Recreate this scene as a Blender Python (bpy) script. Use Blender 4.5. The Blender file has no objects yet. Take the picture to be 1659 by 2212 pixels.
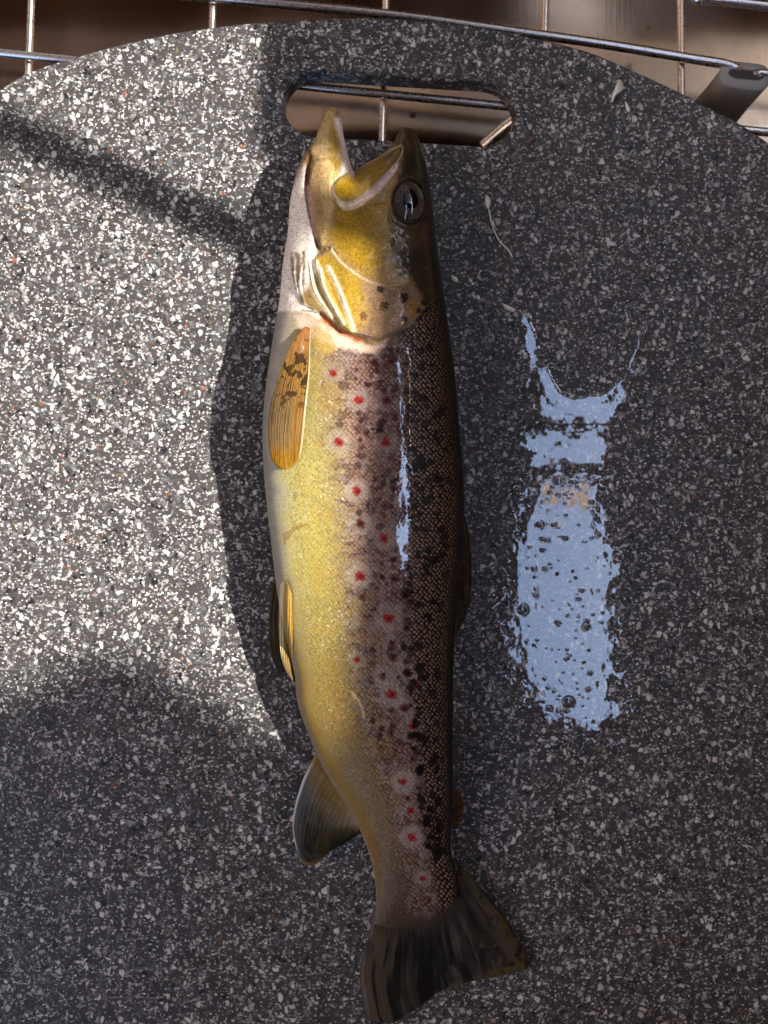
import bpy, bmesh, math, random
import numpy as np
from mathutils import Vector
random.seed(7); rng = np.random.default_rng(11)
scene = bpy.context.scene
COL = scene.collection

# ------------------------------------------------------------------ camera, sky, sun, exposure
S = 0.315 / 1659.0            # metres per unit of the measuring grid on the board plane
H = 0.37                      # camera height above the board top
CX, CY = 829.5, 1106.0
def W(px, py, z=0.0):         # a measured point at height z -> world
    k = S * (H - z) / H
    return ((px - CX) * k, (CY - py) * k, z)
cam_d = bpy.data.cameras.new('camera'); cam = bpy.data.objects.new('camera', cam_d); COL.objects.link(cam)
cam.location = (0, 0, H)
cam_d.sensor_fit = 'HORIZONTAL'; cam_d.sensor_width = 36.0
cam_d.lens = 36.0 * H / 0.315
cam_d.clip_start = 0.01; cam_d.clip_end = 500
cam_d.dof.use_dof = True; cam_d.dof.focus_distance = H - 0.030; cam_d.dof.aperture_fstop = 12
scene.camera = cam

SUN_EL, SUN_STR, SKY_STR, EXPOSURE = 47.0, 2.0, 0.15, 3.0
w = bpy.data.worlds.new('World'); scene.world = w; w.use_nodes = True
nt = w.node_tree; bg = nt.nodes['Background']
sky = nt.nodes.new('ShaderNodeTexSky'); sky.sky_type = 'NISHITA'; sky.sun_disc = False
sky.sun_elevation = math.radians(SUN_EL); sky.sun_rotation = math.radians(90); sky.air_density = 1.3; sky.dust_density = 1.2; sky.ozone_density = 2.5
nt.links.new(sky.outputs[0], bg.inputs[0]); bg.inputs[1].default_value = SKY_STR
sd = bpy.data.lights.new('sun', 'SUN'); sd.energy = SUN_STR; sd.angle = math.radians(0.53); sd.color = (1.0, 0.97, 0.93)
so = bpy.data.objects.new('sun', sd); COL.objects.link(so); so.location = (2, 0, 2)
so.rotation_euler = (0, math.radians(90 - SUN_EL), 0)
scene.view_settings.view_transform = 'Standard'; scene.view_settings.look = 'None'
scene.view_settings.exposure = EXPOSURE; scene.view_settings.gamma = 1.0
TE = math.tan(math.radians(SUN_EL))

# ------------------------------------------------------------------ helpers
def lin(c):
    c = np.asarray(c, float) / 255.0
    return np.where(c <= 0.04045, c / 12.92, ((c + 0.055) / 1.055) ** 2.4)
def mat(name, col=(.5, .5, .5), rough=.5, metal=0.0, coat=0.0, coat_rough=.1, spec=.5):
    m = bpy.data.materials.new(name); m.use_nodes = True
    b = m.node_tree.nodes['Principled BSDF']
    b.inputs['Base Color'].default_value = (*col, 1); b.inputs['Roughness'].default_value = rough
    b.inputs['Metallic'].default_value = metal; b.inputs['Coat Weight'].default_value = coat
    b.inputs['Coat Roughness'].default_value = coat_rough; b.inputs['Specular IOR Level'].default_value = spec
    return m
class NB:                      # tiny node builder
    def __init__(s, m): s.t = m.node_tree; s.b = s.t.nodes['Principled BSDF']
    def n(s, typ, **kw):
        nd = s.t.nodes.new(typ)
        for k, v in kw.items():
            if k.startswith('i_'):
                key = k[2:]; key = int(key) if key.isdigit() else key.replace('_', ' ')
                if hasattr(v, 'is_output') or isinstance(v, bpy.types.NodeSocket): s.t.links.new(v, nd.inputs[key])
                else: nd.inputs[key].default_value = v
            else: setattr(nd, k, v)
        return nd
    def math(s, op, a, b=0.0, c=None, clamp=False):
        nd = s.t.nodes.new('ShaderNodeMath'); nd.operation = op; nd.use_clamp = clamp
        for i, v in enumerate((a, b) if c is None else (a, b, c)):
            if isinstance(v, bpy.types.NodeSocket): s.t.links.new(v, nd.inputs[i])
            else: nd.inputs[i].default_value = v
        return nd.outputs[0]
    def mix(s, f, a, b, blend='MIX'):
        nd = s.t.nodes.new('ShaderNodeMix'); nd.data_type = 'RGBA'; nd.blend_type = blend
        for i, v in ((0, f), (6, a), (7, b)):
            if isinstance(v, bpy.types.NodeSocket): s.t.links.new(v, nd.inputs[i])
            else: nd.inputs[i].default_value = v if i == 0 else (*v[:3], 1)
        return nd.outputs[2]
    def sstep(s, v, a, b):
        nd = s.t.nodes.new('ShaderNodeMapRange'); nd.interpolation_type = 'SMOOTHSTEP'
        s.t.links.new(v, nd.inputs[0]); nd.inputs[1].default_value = a; nd.inputs[2].default_value = b
        return nd.outputs[0]
    def link(s, o, i): s.t.links.new(o, i)
def mesh_obj(name, verts, faces, m, parent=None, smooth=True):
    me = bpy.data.meshes.new(name); me.from_pydata([tuple(map(float, v)) for v in verts], [], faces)
    me.update()
    if smooth: me.polygons.foreach_set('use_smooth', [True] * len(me.polygons))
    me.materials.append(m)
    o = bpy.data.objects.new(name, me); COL.objects.link(o)
    if parent: o.parent = parent
    return o
def grid_obj(name, P, m, parent=None, colors=None, keep=None, P2=None, attrs=None):
    """P: (n, k, 3) grid.  P2: optional second sheet closing the solid."""
    n, k = P.shape[:2]
    V = P.reshape(-1, 3)
    I = np.arange(n * k).reshape(n, k)
    q = np.stack([I[:-1, :-1], I[1:, :-1], I[1:, 1:], I[:-1, 1:]], -1).reshape(-1, 4)
    if keep is not None: q = q[keep.reshape(-1)]
    Q = [q]
    if P2 is not None:
        V = np.concatenate([V, P2.reshape(-1, 3)]); J = I + n * k
        Q.append(np.stack([J[:-1, :-1], J[:-1, 1:], J[1:, 1:], J[1:, :-1]], -1).reshape(-1, 4))
        def strip(a, b): return np.stack([a[:-1], b[:-1], b[1:], a[1:]], -1)
        Q += [strip(I[0], J[0])[:, ::-1], strip(I[-1], J[-1]), strip(I[:, 0], J[:, 0]), strip(I[:, -1], J[:, -1])[:, ::-1]]
    q = np.concatenate(Q).astype(np.int32)
    if keep is not None:
        used = np.unique(q); mp = np.full(len(V), -1, np.int64); mp[used] = np.arange(len(used)); V = V[used]; q = mp[q].astype(np.int32)
    me = bpy.data.meshes.new(name)
    me.vertices.add(len(V)); me.vertices.foreach_set('co', V.astype(np.float32).ravel())
    me.loops.add(q.size); me.loops.foreach_set('vertex_index', q.ravel())
    me.polygons.add(len(q)); me.polygons.foreach_set('loop_start', np.arange(0, q.size, 4, dtype=np.int32))
    try: me.polygons.foreach_set('loop_total', np.full(len(q), 4, dtype=np.int32))
    except Exception: pass
    me.update(calc_edges=True); me.validate()
    me.polygons.foreach_set('use_smooth', np.ones(len(me.polygons), bool))
    if colors is not None:
        C = colors.reshape(-1, colors.shape[-1])
        if P2 is not None: C = np.concatenate([C, C])
        if C.shape[1] == 3: C = np.concatenate([C, np.ones((len(C), 1))], 1)
        a = me.attributes.new('pigment', 'FLOAT_COLOR', 'POINT'); a.data.foreach_set('color', C.astype(np.float32).ravel())
    me.materials.append(m)
    o = bpy.data.objects.new(name, me); COL.objects.link(o)
    if parent: o.parent = parent
    return o
def thing(name, label, cat, group=None):
    o = bpy.data.objects.new(name, None); COL.objects.link(o); tag(o, label, cat, group); return o
def tag(o, label, cat, group=None):
    o['label'] = label; o['category'] = cat
    if group: o['group'] = group
    return o
def structure(o): o['kind'] = 'structure'; return o
def tube(name, pts, r, m, parent=None, seg=14, caps=True):
    """round wire swept along a smoothed path"""
    p = [Vector(a) for a in pts]
    if len(p) > 2:
        dense = []
        for i in range(len(p) - 1):
            a = p[max(i - 1, 0)]; b = p[i]; c = p[i + 1]; d = p[min(i + 2, len(p) - 1)]
            for j in range(6):
                t = j / 6
                dense.append(0.5 * ((2 * b) + (c - a) * t + (2 * a - 5 * b + 4 * c - d) * t * t + (3 * b - a - 3 * c + d) * t ** 3))
        p = dense + [p[-1]]
    V, F = [], []; up = Vector((0.1, 0.2, 1)).normalized()
    for i, a in enumerate(p):
        t = (p[min(i + 1, len(p) - 1)] - p[max(i - 1, 0)]).normalized()
        if abs(t.dot(up)) > .98: up = Vector((1, .1, 0))
        x = t.cross(up).normalized(); y = x.cross(t)
        for j in range(seg):
            an = 2 * math.pi * j / seg
            V.append(a + (x * math.cos(an) + y * math.sin(an)) * r)
    for i in range(len(p) - 1):
        for j in range(seg):
            F.append((i * seg + j, i * seg + (j + 1) % seg, (i + 1) * seg + (j + 1) % seg, (i + 1) * seg + j))
    F.append(tuple(reversed(range(seg)))); F.append(tuple((len(p) - 1) * seg + j for j in range(seg)))
    return mesh_obj(name, V, F, m, parent)
def box(name, x0, x1, y0, y1, z0, z1, m, parent=None):
    V = [(x, y, z) for z in (z0, z1) for y in (y0, y1) for x in (x0, x1)]
    F = [(0, 2, 3, 1), (4, 5, 7, 6), (0, 1, 5, 4), (2, 6, 7, 3), (0, 4, 6, 2), (1, 3, 7, 5)]
    return mesh_obj(name, V, F, m, parent, smooth=False)

# numpy value noise
_L = rng.random((256, 256))
def vnoise(x, y):
    xi = np.floor(x).astype(int); yi = np.floor(y).astype(int); fx = x - xi; fy = y - yi
    fx = fx * fx * (3 - 2 * fx); fy = fy * fy * (3 - 2 * fy)
    a = _L[xi & 255, yi & 255]; b = _L[(xi + 1) & 255, yi & 255]; c = _L[xi & 255, (yi + 1) & 255]; d = _L[(xi + 1) & 255, (yi + 1) & 255]
    return (a * (1 - fx) + b * fx) * (1 - fy) + (c * (1 - fx) + d * fx) * fy
def fbm(x, y, o=4):
    s = 0; a = .5; n = 0
    for i in range(o):
        s = s + a * vnoise(x * 2 ** i + 17.3 * i, y * 2 ** i + 5.1 * i); n += a; a *= .5
    return s / n
def sm(x, a, b):
    t = np.clip((x - a) / (b - a), 0, 1); return t * t * (3 - 2 * t)
def pdist(X, Y, poly, closed=False):
    """distance from points to a polyline"""
    p = np.asarray(poly, float)
    if closed: p = np.vstack([p, p[:1]])
    d = np.full(X.shape, 1e9)
    for (x0, y0), (x1, y1) in zip(p[:-1], p[1:]):
        dx, dy = x1 - x0, y1 - y0; L = dx * dx + dy * dy + 1e-9
        t = np.clip(((X - x0) * dx + (Y - y0) * dy) / L, 0, 1)
        d = np.minimum(d, (X - x0 - t * dx) ** 2 + (Y - y0 - t * dy) ** 2)
    return np.sqrt(d)
def psd(X, Y, poly):
    """signed distance to a polygon, positive inside"""
    p = np.asarray(poly, float); d = pdist(X, Y, p, True)
    ins = np.zeros(X.shape, bool)
    for (x0, y0), (x1, y1) in zip(p, np.roll(p, -1, 0)):
        if y0 == y1: continue
        c = ((y0 > Y) != (y1 > Y)) & (X < (x1 - x0) * (Y - y0) / (y1 - y0) + x0)
        ins ^= c
    return np.where(ins, d, -d)
def crspline(pts, n=8):
    p = np.asarray(pts, float); out = []
    for i in range(len(p) - 1):
        a = p[max(i - 1, 0)]; b = p[i]; c = p[i + 1]; d = p[min(i + 2, len(p) - 1)]
        for j in range(n):
            t = j / n
            out.append(.5 * (2 * b + (c - a) * t + (2 * a - 5 * b + 4 * c - d) * t * t + (3 * b - a - 3 * c + d) * t ** 3))
    out.append(p[-1]); return np.array(out)
def resample(pts, t):
    p = np.asarray(pts, float); L = np.r_[0, np.cumsum(np.hypot(*np.diff(p, axis=0).T))]; L /= L[-1]
    return np.stack([np.interp(t, L, p[:, 0]), np.interp(t, L, p[:, 1])], -1)
def c1(*a):                    # measuring sheet of the head
    return [(540.0 + x * .32553, 162.0 + y * .32553) for x, y in a]
def c2(*a):                    # measuring sheet of the flank
    return [(540.0 + x * .36613, 702.0 + y * .36613) for x, y in a]
def c4(*a):                    # measuring sheet of the tail
    return [(540.0 + x * .4232, 1404.0 + y * .4232) for x, y in a]

# ------------------------------------------------------------------ unseen things added round the board to shade it and tint its reflections
m_wood = mat('stained_wood', (.060, .036, .022), .6)
nb = NB(m_wood); tc = nb.n('ShaderNodeTexCoord'); mp = nb.n('ShaderNodeMapping', i_Vector=tc.outputs['Object'], i_Scale=(2, 30, 30))
nz = nb.n('ShaderNodeTexNoise', i_Vector=mp.outputs[0], i_Scale=1.5)
nb.link(nb.mix(nz.outputs[0], (.060, .026, .012), (.14, .062, .030)), nb.b.inputs['Base Color'])
m_orange = mat('orange_stained_wood', (.80, .30, .09), .6)
def silhouette_wall(name, D, prof, thick, base, m):
    """upright slab at x = D whose top edge follows prof [(y, h)]"""
    n = len(prof); V = []
    for x in (D, D + thick):
        V += [(x, y, h) for y, h in prof] + [(x, y, base) for y, h in prof]
    F = []
    for i in range(n - 1):
        F += [(i, n + i, n + i + 1, i + 1), (2 * n + i, 2 * n + i + 1, 3 * n + i + 1, 3 * n + i), (i, i + 1, 2 * n + i + 1, 2 * n + i), (n + i, 3 * n + i, 3 * n + i + 1, n + i + 1)]
    F += [(0, 2 * n, 3 * n, n), (n - 1, 2 * n - 1, 4 * n - 1, 3 * n - 1)]
    return structure(mesh_obj(name, V, F, m, smooth=False))
def up(px, D): return (D - (px - CX) * S) * TE           # height at x = D of the sun ray that reaches board column px
def yy(py): return (CY - py) * S
D1 = 0.62
edge = [(-11000, 600), (-900, 560), (60, 558), (140, 552), (250, 548), (320, 548), (380, 585), (450, 605), (560, 608), (700, 600), (1000, 585), (1200, 580), (1400, 585), (1560, 620), (1700, 660), (6800, 660)]
silhouette_wall('shade_wall', D1, [(yy(py), up(px, D1)) for py, px in edge][::-1], .05, -.9, m_wood)  # unseen slab added, top edge shaped to give the board's shadow edge
# unseen bar added to cast the shade band across the upper left of the board
pa = np.array([D1 + .03, yy(560), up(640, D1 + .03)]); pb = np.array([D1 + .03, yy(205), up(-140, D1 + .03)])
dv = pb - pa
structure(tube('shade_pole', [tuple(pa - dv * .1), tuple(pb + dv * 2.0)], .0085, m_wood))
# unseen screen added further off, outlined so its soft shade covers the lower left of the board
D2 = 1.7
out2 = crspline([(-1500, 1560), (-400, 1530), (-100, 1505), (0, 1490), (90, 1455), (165, 1412), (235, 1398), (320, 1432), (400, 1478), (490, 1535), (600, 1592), (760, 1690), (1000, 1900)], 4)
pr = [(yy(py), up(px, D2)) for px, py in out2]
pr = pr + [(pr[-1][0], -.9), (-3.0, -.9), (-3.0, pr[0][1])]
n_ = len(pr); V_ = [(D2, y, h) for y, h in pr] + [(D2 + .006, y, h) for y, h in pr]
F_ = [tuple(range(n_)), tuple(reversed(range(n_, 2 * n_)))] + [(i, n_ + i, n_ + (i + 1) % n_, (i + 1) % n_) for i in range(n_)]
structure(mesh_obj('shade_screen', V_, F_, m_wood, smooth=False))
# unseen boards added overhead: they cut sky light and shape its reflection
HR = 1.5
def ceil_xy(px, py, h=HR):
    k = (h + H) / H; return ((px - CX) * S * k, (CY - py) * S * k)
gx0, gx1 = ceil_xy(1112, 0)[0], ceil_xy(1340, 0)[0]
yT = .60; yB = -1.7; xL = -.98; xR = 1.20
shade_roof = bpy.data.objects.new('shade_roof', None); COL.objects.link(shade_roof); shade_roof['kind'] = 'structure'
def plank(x0, x1, y0, y1, m=m_wood): return box('shade_roof_board', x0, x1, y0, y1, HR, HR + .03, m, shade_roof)
plank(xL, gx0, -.22, yT); plank(-.979, gx0, yB, -.2202); plank(gx1, xR, yB, yT)
def ys(py): return ceil_xy(0, py)[1]
plank(gx0 + .002, gx1 - .002, ys(1035), ys(1005))
def slab(name, quad, z, m):      # flat board with a free outline
    V_ = [(*ceil_xy(px, py, z), z) for px, py in quad] + [(*ceil_xy(px, py, z), z + .02) for px, py in quad]; n_ = len(quad)
    return mesh_obj(name, V_, [tuple(reversed(range(n_))), tuple(range(n_, 2 * n_))] + [(i, (i + 1) % n_, n_ + (i + 1) % n_, n_ + i) for i in range(n_)], m, shade_roof, smooth=False)
slab('shade_roof_board', [(1100, 660), (1112, 690), (1140, 790), (1165, 850), (1184, 905), (1100, 905)], HR - .022, m_wood)
# added boards, outlined to round off the sky reflection in the puddle
slab('shade_roof_board', [(1090, 1395), (1122, 1430), (1146, 1490), (1188, 1542), (1249, 1572), (1249, 1725), (1090, 1725)], HR - .0221, m_wood)
slab('shade_roof_board', [(1400, 1470), (1356, 1490), (1338, 1545), (1292, 1577), (1250, 1572), (1250, 1725), (1400, 1725)], HR - .0222, m_wood)
slab('shade_roof_board', [(1098, 1012), (1196, 1012), (1158, 1066), (1128, 1140), (1122, 1240), (1098, 1320)], HR - .0223, m_wood)
slab('shade_roof_board', [(1292, 1012), (1400, 1012), (1400, 1290), (1342, 1250), (1322, 1130), (1302, 1052)], HR - .0224, m_wood)
# unseen board added above the gap, turned sunwards for the orange glint
lx0, ly0 = ceil_xy(1178, 1104, 1.75); lx1, ly1 = ceil_xy(1286, 1046, 1.75)
cxm = (lx0 + lx1) / 2; hwid = (lx1 - lx0) / 2
V_ = [(cxm + hwid * sx_, y_, 1.75 + hwid * sx_ * 1.33 + dz) for dz in (0, .03) for y_ in (ly0, ly1) for sx_ in (-1, 1)]
mesh_obj('glint_board', V_, [(0, 2, 3, 1), (4, 5, 7, 6), (0, 1, 5, 4), (2, 6, 7, 3), (0, 4, 6, 2), (1, 3, 7, 5)], m_orange, shade_roof, smooth=False)
plank(gx0 + .002, gx1 - .002, ys(930), ys(905))
plank(gx0 + .002, gx1 - .002, ys(640), yT)
plank(gx0 + .002, gx1 - .002, yB, ys(1680))
# unseen boards added behind the sink for its warm reflection, turned sunwards
m_back = mat('brown_wall_boards', (.062, .032, .018), .6); m_band = mat('pale_helper_board', (.36, .22, .11), .6); m_dark = mat('dark_helper_board', (.010, .007, .005), .6)
an_ = math.radians(14); ca_, sa_ = math.cos(an_), math.sin(an_)
def added_slab(name, z0, z1, m, off=0.0):
    (hx0, hy0), (hx1, hy1) = (-1.9 * ca_ + .02, 1.0 - 1.9 * sa_ - off), (2.2 * ca_ + .02, 1.0 + 2.2 * sa_ - off)
    V_ = [(hx0, hy0, z0), (hx1, hy1, z0), (hx1, hy1, z1), (hx0, hy0, z1)]; V_ += [(x - .1 * sa_, y + .1 * ca_, z) for x, y, z in V_]
    structure(mesh_obj(name, V_, [(0, 1, 2, 3), (7, 6, 5, 4), (0, 4, 5, 1), (1, 5, 6, 2), (2, 6, 7, 3), (3, 7, 4, 0)], m, smooth=False))
added_slab('added_back_wall', -.9, 1.54, m_back); added_slab('added_pale_band', 1.541, 1.66, m_band, .01); added_slab('added_dark_band', 1.661, 3.2, m_dark, .03)  # pale and dark bands added for the bright strip reflected in the slot
m_cream = mat('cream_render', (.60, .40, .24), .85)
structure(box('bounce_wall', -2.7, -2.5, -1.1, 3.5, -.9, 3.3, m_cream))  # unseen, added to bounce warm light into the shade
structure(box('sky_block_wall', -.40, 2.4, -1.25, -1.15, -.9, 1.49, m_wood))  # unseen, added to block sky light from the front
# paved ground below everything
m_ground = mat('paving_stone', (.30, .20, .13), .8)
g = structure(mesh_obj('ground', [(-60, -60, -.9), (60, -60, -.9), (60, 60, -.9), (-60, 60, -.9)], [(0, 1, 2, 3)], m_ground, smooth=False))

# ------------------------------------------------------------------ steel sink
m_steel = mat('brushed_steel', (.50, .40, .32), .34, 1.0)
nb = NB(m_steel); tc = nb.n('ShaderNodeTexCoord')
mp = nb.n('ShaderNodeMapping', i_Vector=tc.outputs['Object'], i_Scale=(260, 9, 1), i_Rotation=(0, 0, .05))
br = nb.n('ShaderNodeTexNoise', i_Vector=mp.outputs[0], i_Scale=3.0, i_Detail=4.0)
bl = nb.n('ShaderNodeTexNoise', i_Vector=tc.outputs['Object'], i_Scale=16.0, i_Detail=5.0)
scn_ = nb.n('ShaderNodeTexNoise', i_Vector=nb.n('ShaderNodeMapping', i_Vector=tc.outputs['Object'], i_Scale=(10, 420, 1), i_Rotation=(0, 0, .8)).outputs[0], i_Scale=1.0, i_Detail=3.0)
scr = nb.sstep(scn_.outputs[0], .66, .70)
c = nb.mix(nb.sstep(bl.outputs[0], .42, .60), (.30, .205, .135), (.44, .32, .225))
c = nb.mix(nb.math('MULTIPLY', br.outputs[0], .25), c, (.56, .45, .35))
c = nb.mix(nb.math('MULTIPLY', scr, .25), c, (.7, .64, .56))
nb.link(c, nb.b.inputs['Base Color'])
nb.link(nb.math('MULTIPLY_ADD', bl.outputs[0], .12, .08), nb.b.inputs['Roughness'])
bp = nb.n('ShaderNodeBump', i_Strength=.03, i_Distance=.0006, i_Height=br.outputs[0]); nb.link(bp.outputs[0], nb.b.inputs['Normal'])
SZ = -0.056
def sink_mesh():
    n, k = 90, 110
    xs = np.linspace(-.27, .27, k); ysv = np.linspace(-.33, .30, n)
    X, Y = np.meshgrid(xs, ysv)
    Z = SZ + .0012 * (fbm(X * 14, Y * 14, 2) - .5)
    e = np.minimum(np.minimum(X + .27, .27 - X), np.minimum(Y + .33, .30 - Y))
    Z = Z + .14 * (1 - sm(e, 0, .03)) ** 2
    return np.stack([X, Y, Z], -1)
sink = structure(grid_obj('sink', sink_mesh(), m_steel))
# weld marks / dents in the sink floor
m_stain = mat('rust_stain', (.16, .09, .05), .6)
def dent(px, py, r):
    x, y, z = W(px, py, SZ); V, F = [(x, y, z + .0014)], []
    for i, rr in enumerate((.5, 1.0)):
        for j in range(14):
            a = j / 14 * 2 * math.pi; V.append((x + r * rr * math.cos(a), y + r * rr * math.sin(a), z + (.0011 if i == 0 else -.0012)))
    for j in range(14):
        F.append((0, 1 + j, 1 + (j + 1) % 14)); F.append((1 + j, 15 + j, 15 + (j + 1) % 14, 1 + (j + 1) % 14))
    o = mesh_obj('weld_spot', V, F, m_stain); o.parent = sink; return o
for a in ((892, 248, .0022), (988, 60, .0014), (700, 30, .0010), (1400, 60, .0012)): dent(*a)

# ------------------------------------------------------------------ wire rack
m_wire = mat('steel_wire', (.62, .57, .53), .24, 1.0)
nb = NB(m_wire); tc = nb.n('ShaderNodeTexCoord')
nz = nb.n('ShaderNodeTexNoise', i_Vector=tc.outputs['Object'], i_Scale=500.0, i_Detail=4.0)
nb.link(nb.mix(nb.sstep(nz.outputs[0], .6, .8), (.66, .61, .56), (.40, .30, .24)), nb.b.inputs['Base Color'])
nb.link(nb.math('MULTIPLY_ADD', nz.outputs[0], .16, .20), nb.b.inputs['Roughness'])
m_rubber = mat('grey_rubber', (.24, .235, .225), .55)
nb = NB(m_rubber); nz = nb.n('ShaderNodeTexNoise', i_Scale=900.0, i_Vector=nb.n('ShaderNodeTexCoord').outputs['Object'])
nb.link(nb.n('ShaderNodeBump', i_Strength=.12, i_Distance=.0003, i_Height=nz.outputs[0]).outputs[0], nb.b.inputs['Normal'])
rack = thing('wire_rack', 'steel wire rack with a grey rubber foot under the round board', 'rack')
ZW = -0.0122; RW = .0017
def wire(pts, r=RW, z=ZW): return tube('wire', [W(a, b, (c[0] if c else z)) for a, b, *c in pts], r, m_wire, rack)
zl = ZW - 2 * RW - .0001
wire([(-500, 72), (0, 115), (640, 184), (1090, 229), (1640, 284), (2000, 320)], .0018)
fr = wire([(-400, -70), (200, -28), (480, -3), (830, 30), (1110, 68), (1300, 95), (1500, 128), (1562, 138), (1590, 148), (1600, 156, ZW - .002), (1604, 166, ZW - .010)], .0020)
wire([(1618, 172, ZW - .010), (1622, 163, ZW - .002), (1635, 160), (1659, 161), (1800, 180)], .0020)
wire([(1490, -10, zl), (1505, -2), (1520, -1), (1580, 4), (1659, 13), (1900, 45)], .0019)
for x0, y0, x1, y1 in ((70, -60, 50, 420), (462, -60, 446, 420), (835, -60, 822, 420), (1180, -60, 1166, 420), (1469, -60, 1475, 420)):
    wire([(x0, y0, zl), (x1, y1, zl), (x1 + (x1 - x0) * 4, 2300, zl)], .0015)
for py in (600, 1000, 1400, 1800, 2200):
    wire([(-400, py - 30), (2000, py + 130)], .0018)
wire([(1045, 320, SZ + .012), (1080, 288, SZ + .016), (1112, 262, SZ + .020), (1150, 235, SZ + .024)], .0034)   # thicker bent support leg
# rubber foot: capsule-section sleeve hanging down from the wire, with a dark disc on top standing for its shaded slot
def rubber_foot():
    a0 = np.array(W(1604, 148, -.006)[:2]); b0 = np.array(W(1640, 152, -.006)[:2])
    ctr = (a0 + b0) / 2; d = (b0 - a0); L = np.linalg.norm(d); d = d / L; pn = np.array([-d[1], d[0]])
    R = .0058; hl = L / 2 + .0016
    ring = []
    for i in range(28):
        an = 2 * math.pi * i / 28; ca, sa = math.cos(an), math.sin(an)
        ring.append((hl * (1 if ca > 0 else -1) * (1 if abs(ca) > 1e-9 else 0) + R * ca, R * sa))
    V, F = [], []
    prof = [(0.5, -.0112), (.93, -.0110), (1.0, -.0119), (1.0, -.030), (1.08, SZ + .003), (.9, SZ + .0013)]
    for s_, z in prof:
        for u, v in ring:
            q = ctr + d * u * (s_ if s_ < .9 else s_) + pn * v * s_; V.append((q[0], q[1], z))
    n = 28
    for r_ in range(len(prof) - 1):
        for j in range(n): F.append((r_ * n + j, (r_ + 1) * n + j, (r_ + 1) * n + (j + 1) % n, r_ * n + (j + 1) % n))
    F.append(tuple(range(n))); F.append(tuple(reversed(range((len(prof) - 1) * n, len(prof) * n))))
    o = mesh_obj('rubber_foot', V, F, m_rubber, rack)
    V2, F2 = [], []
    for u, v in ring:
        q = ctr + d * (u * .70) + pn * (v * .34 + .0003); V2.append((q[0], q[1], -.01085))
    mesh_obj('foot_slot_shade', V2, [tuple(range(n))], mat('slot_shadow_rubber', (.03, .029, .028), .7), o, smooth=False)
    return o
rubber_foot()

# ------------------------------------------------------------------ cutting board
m_board = mat('speckled_resin', (.06, .06, .065), .42, spec=.24)
nb = NB(m_board); tc = nb.n('ShaderNodeTexCoord'); oc = tc.outputs['Object']
warp = nb.n('ShaderNodeTexNoise', i_Vector=oc, i_Scale=420.0, i_Detail=3.0)
wv = nb.n('ShaderNodeVectorMath', operation='MULTIPLY_ADD', i_0=warp.outputs[1], i_1=(.0011, .0011, .0011), i_2=oc).outputs[0]
def chips(scale, stretch, rot, thr, shrink, soft):
    v = nb.n('ShaderNodeMapping', i_Vector=wv, i_Scale=(1.0, stretch, 1.0), i_Rotation=(0, 0, rot)).outputs[0]
    cell = nb.n('ShaderNodeTexVoronoi', feature='F1', i_Vector=v, i_Scale=scale)
    ed = nb.n('ShaderNodeTexVoronoi', feature='DISTANCE_TO_EDGE', i_Vector=v, i_Scale=scale)
    sp = nb.n('ShaderNodeSeparateColor', i_0=cell.outputs['Color'])
    inner = nb.sstep(ed.outputs['Distance'], shrink, shrink + soft)
    return nb.math('MULTIPLY', nb.math('LESS_THAN', sp.outputs[0], thr), inner), sp.outputs[1], sp.outputs[2]
base = nb.n('ShaderNodeTexNoise', i_Vector=oc, i_Scale=70.0, i_Detail=6.0)
scr2 = nb.n('ShaderNodeTexNoise', i_Vector=nb.n('ShaderNodeMapping', i_Vector=oc, i_Scale=(9, 620, 1), i_Rotation=(0, 0, -.55)).outputs[0], i_Scale=1.0, i_Detail=2.0)
scr3 = nb.n('ShaderNodeTexNoise', i_Vector=nb.n('ShaderNodeMapping', i_Vector=oc, i_Scale=(12, 560, 1), i_Rotation=(0, 0, .35)).outputs[0], i_Scale=1.0, i_Detail=2.0)
cuts = nb.math('MAXIMUM', nb.sstep(scr2.outputs[0], .715, .745), nb.sstep(scr3.outputs[0], .72, .75))
col = nb.mix(base.outputs[0], (.019, .0170, .0160), (.050, .0452, .0430))
grainn = nb.n('ShaderNodeTexNoise', i_Vector=oc, i_Scale=900.0, i_Detail=3.0)
BOARD_CHIPS = [(370., 1.5, .3, .22, .07, .20), (520., .65, -.6, .29, .06, .20), (800., 1.5, 1.1, .33, .05, .20), (1450., 1., .2, .20, .06, .16)]
k0, r0, q0 = chips(420., 1., 2.0, .10, .05, .08); col = nb.mix(nb.math('MULTIPLY', k0, .9), col, (.006, .006, .007))
for a in BOARD_CHIPS[::-1]:
    k, r, q = chips(*a)
    tone = nb.mix(nb.math('POWER', r, .8), (.110, .099, .091), (.52, .49, .458))
    tone = nb.mix(nb.math('LESS_THAN', q, .28), tone, (.085, .084, .082))
    tone = nb.mix(nb.math('GREATER_THAN', q, .975), tone, (.16, .060, .028))
    tone = nb.mix(nb.math('MULTIPLY', nb.math('GREATER_THAN', q, .967), nb.math('LESS_THAN', q, .975)), tone, (.12, .08, .03))
    tone = nb.mix(1.0, tone, nb.mix(grainn.outputs[0], (.62, .62, .62), (1.3, 1.3, 1.3)), 'MULTIPLY')
    col = nb.mix(nb.math('MULTIPLY', k, nb.math('MULTIPLY_ADD', r, .35, .65)), col, tone)
col = nb.mix(nb.math('MULTIPLY', cuts, .38), col, (.17, .165, .16))
nb.link(col, nb.b.inputs['Base Color'])
fine = nb.n('ShaderNodeTexNoise', i_Vector=oc, i_Scale=1300.0, i_Detail=2.0)
scv = nb.n('ShaderNodeMapping', i_Vector=oc, i_Scale=(25, 160, 1), i_Rotation=(0, 0, .9)).outputs[0]
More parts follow.
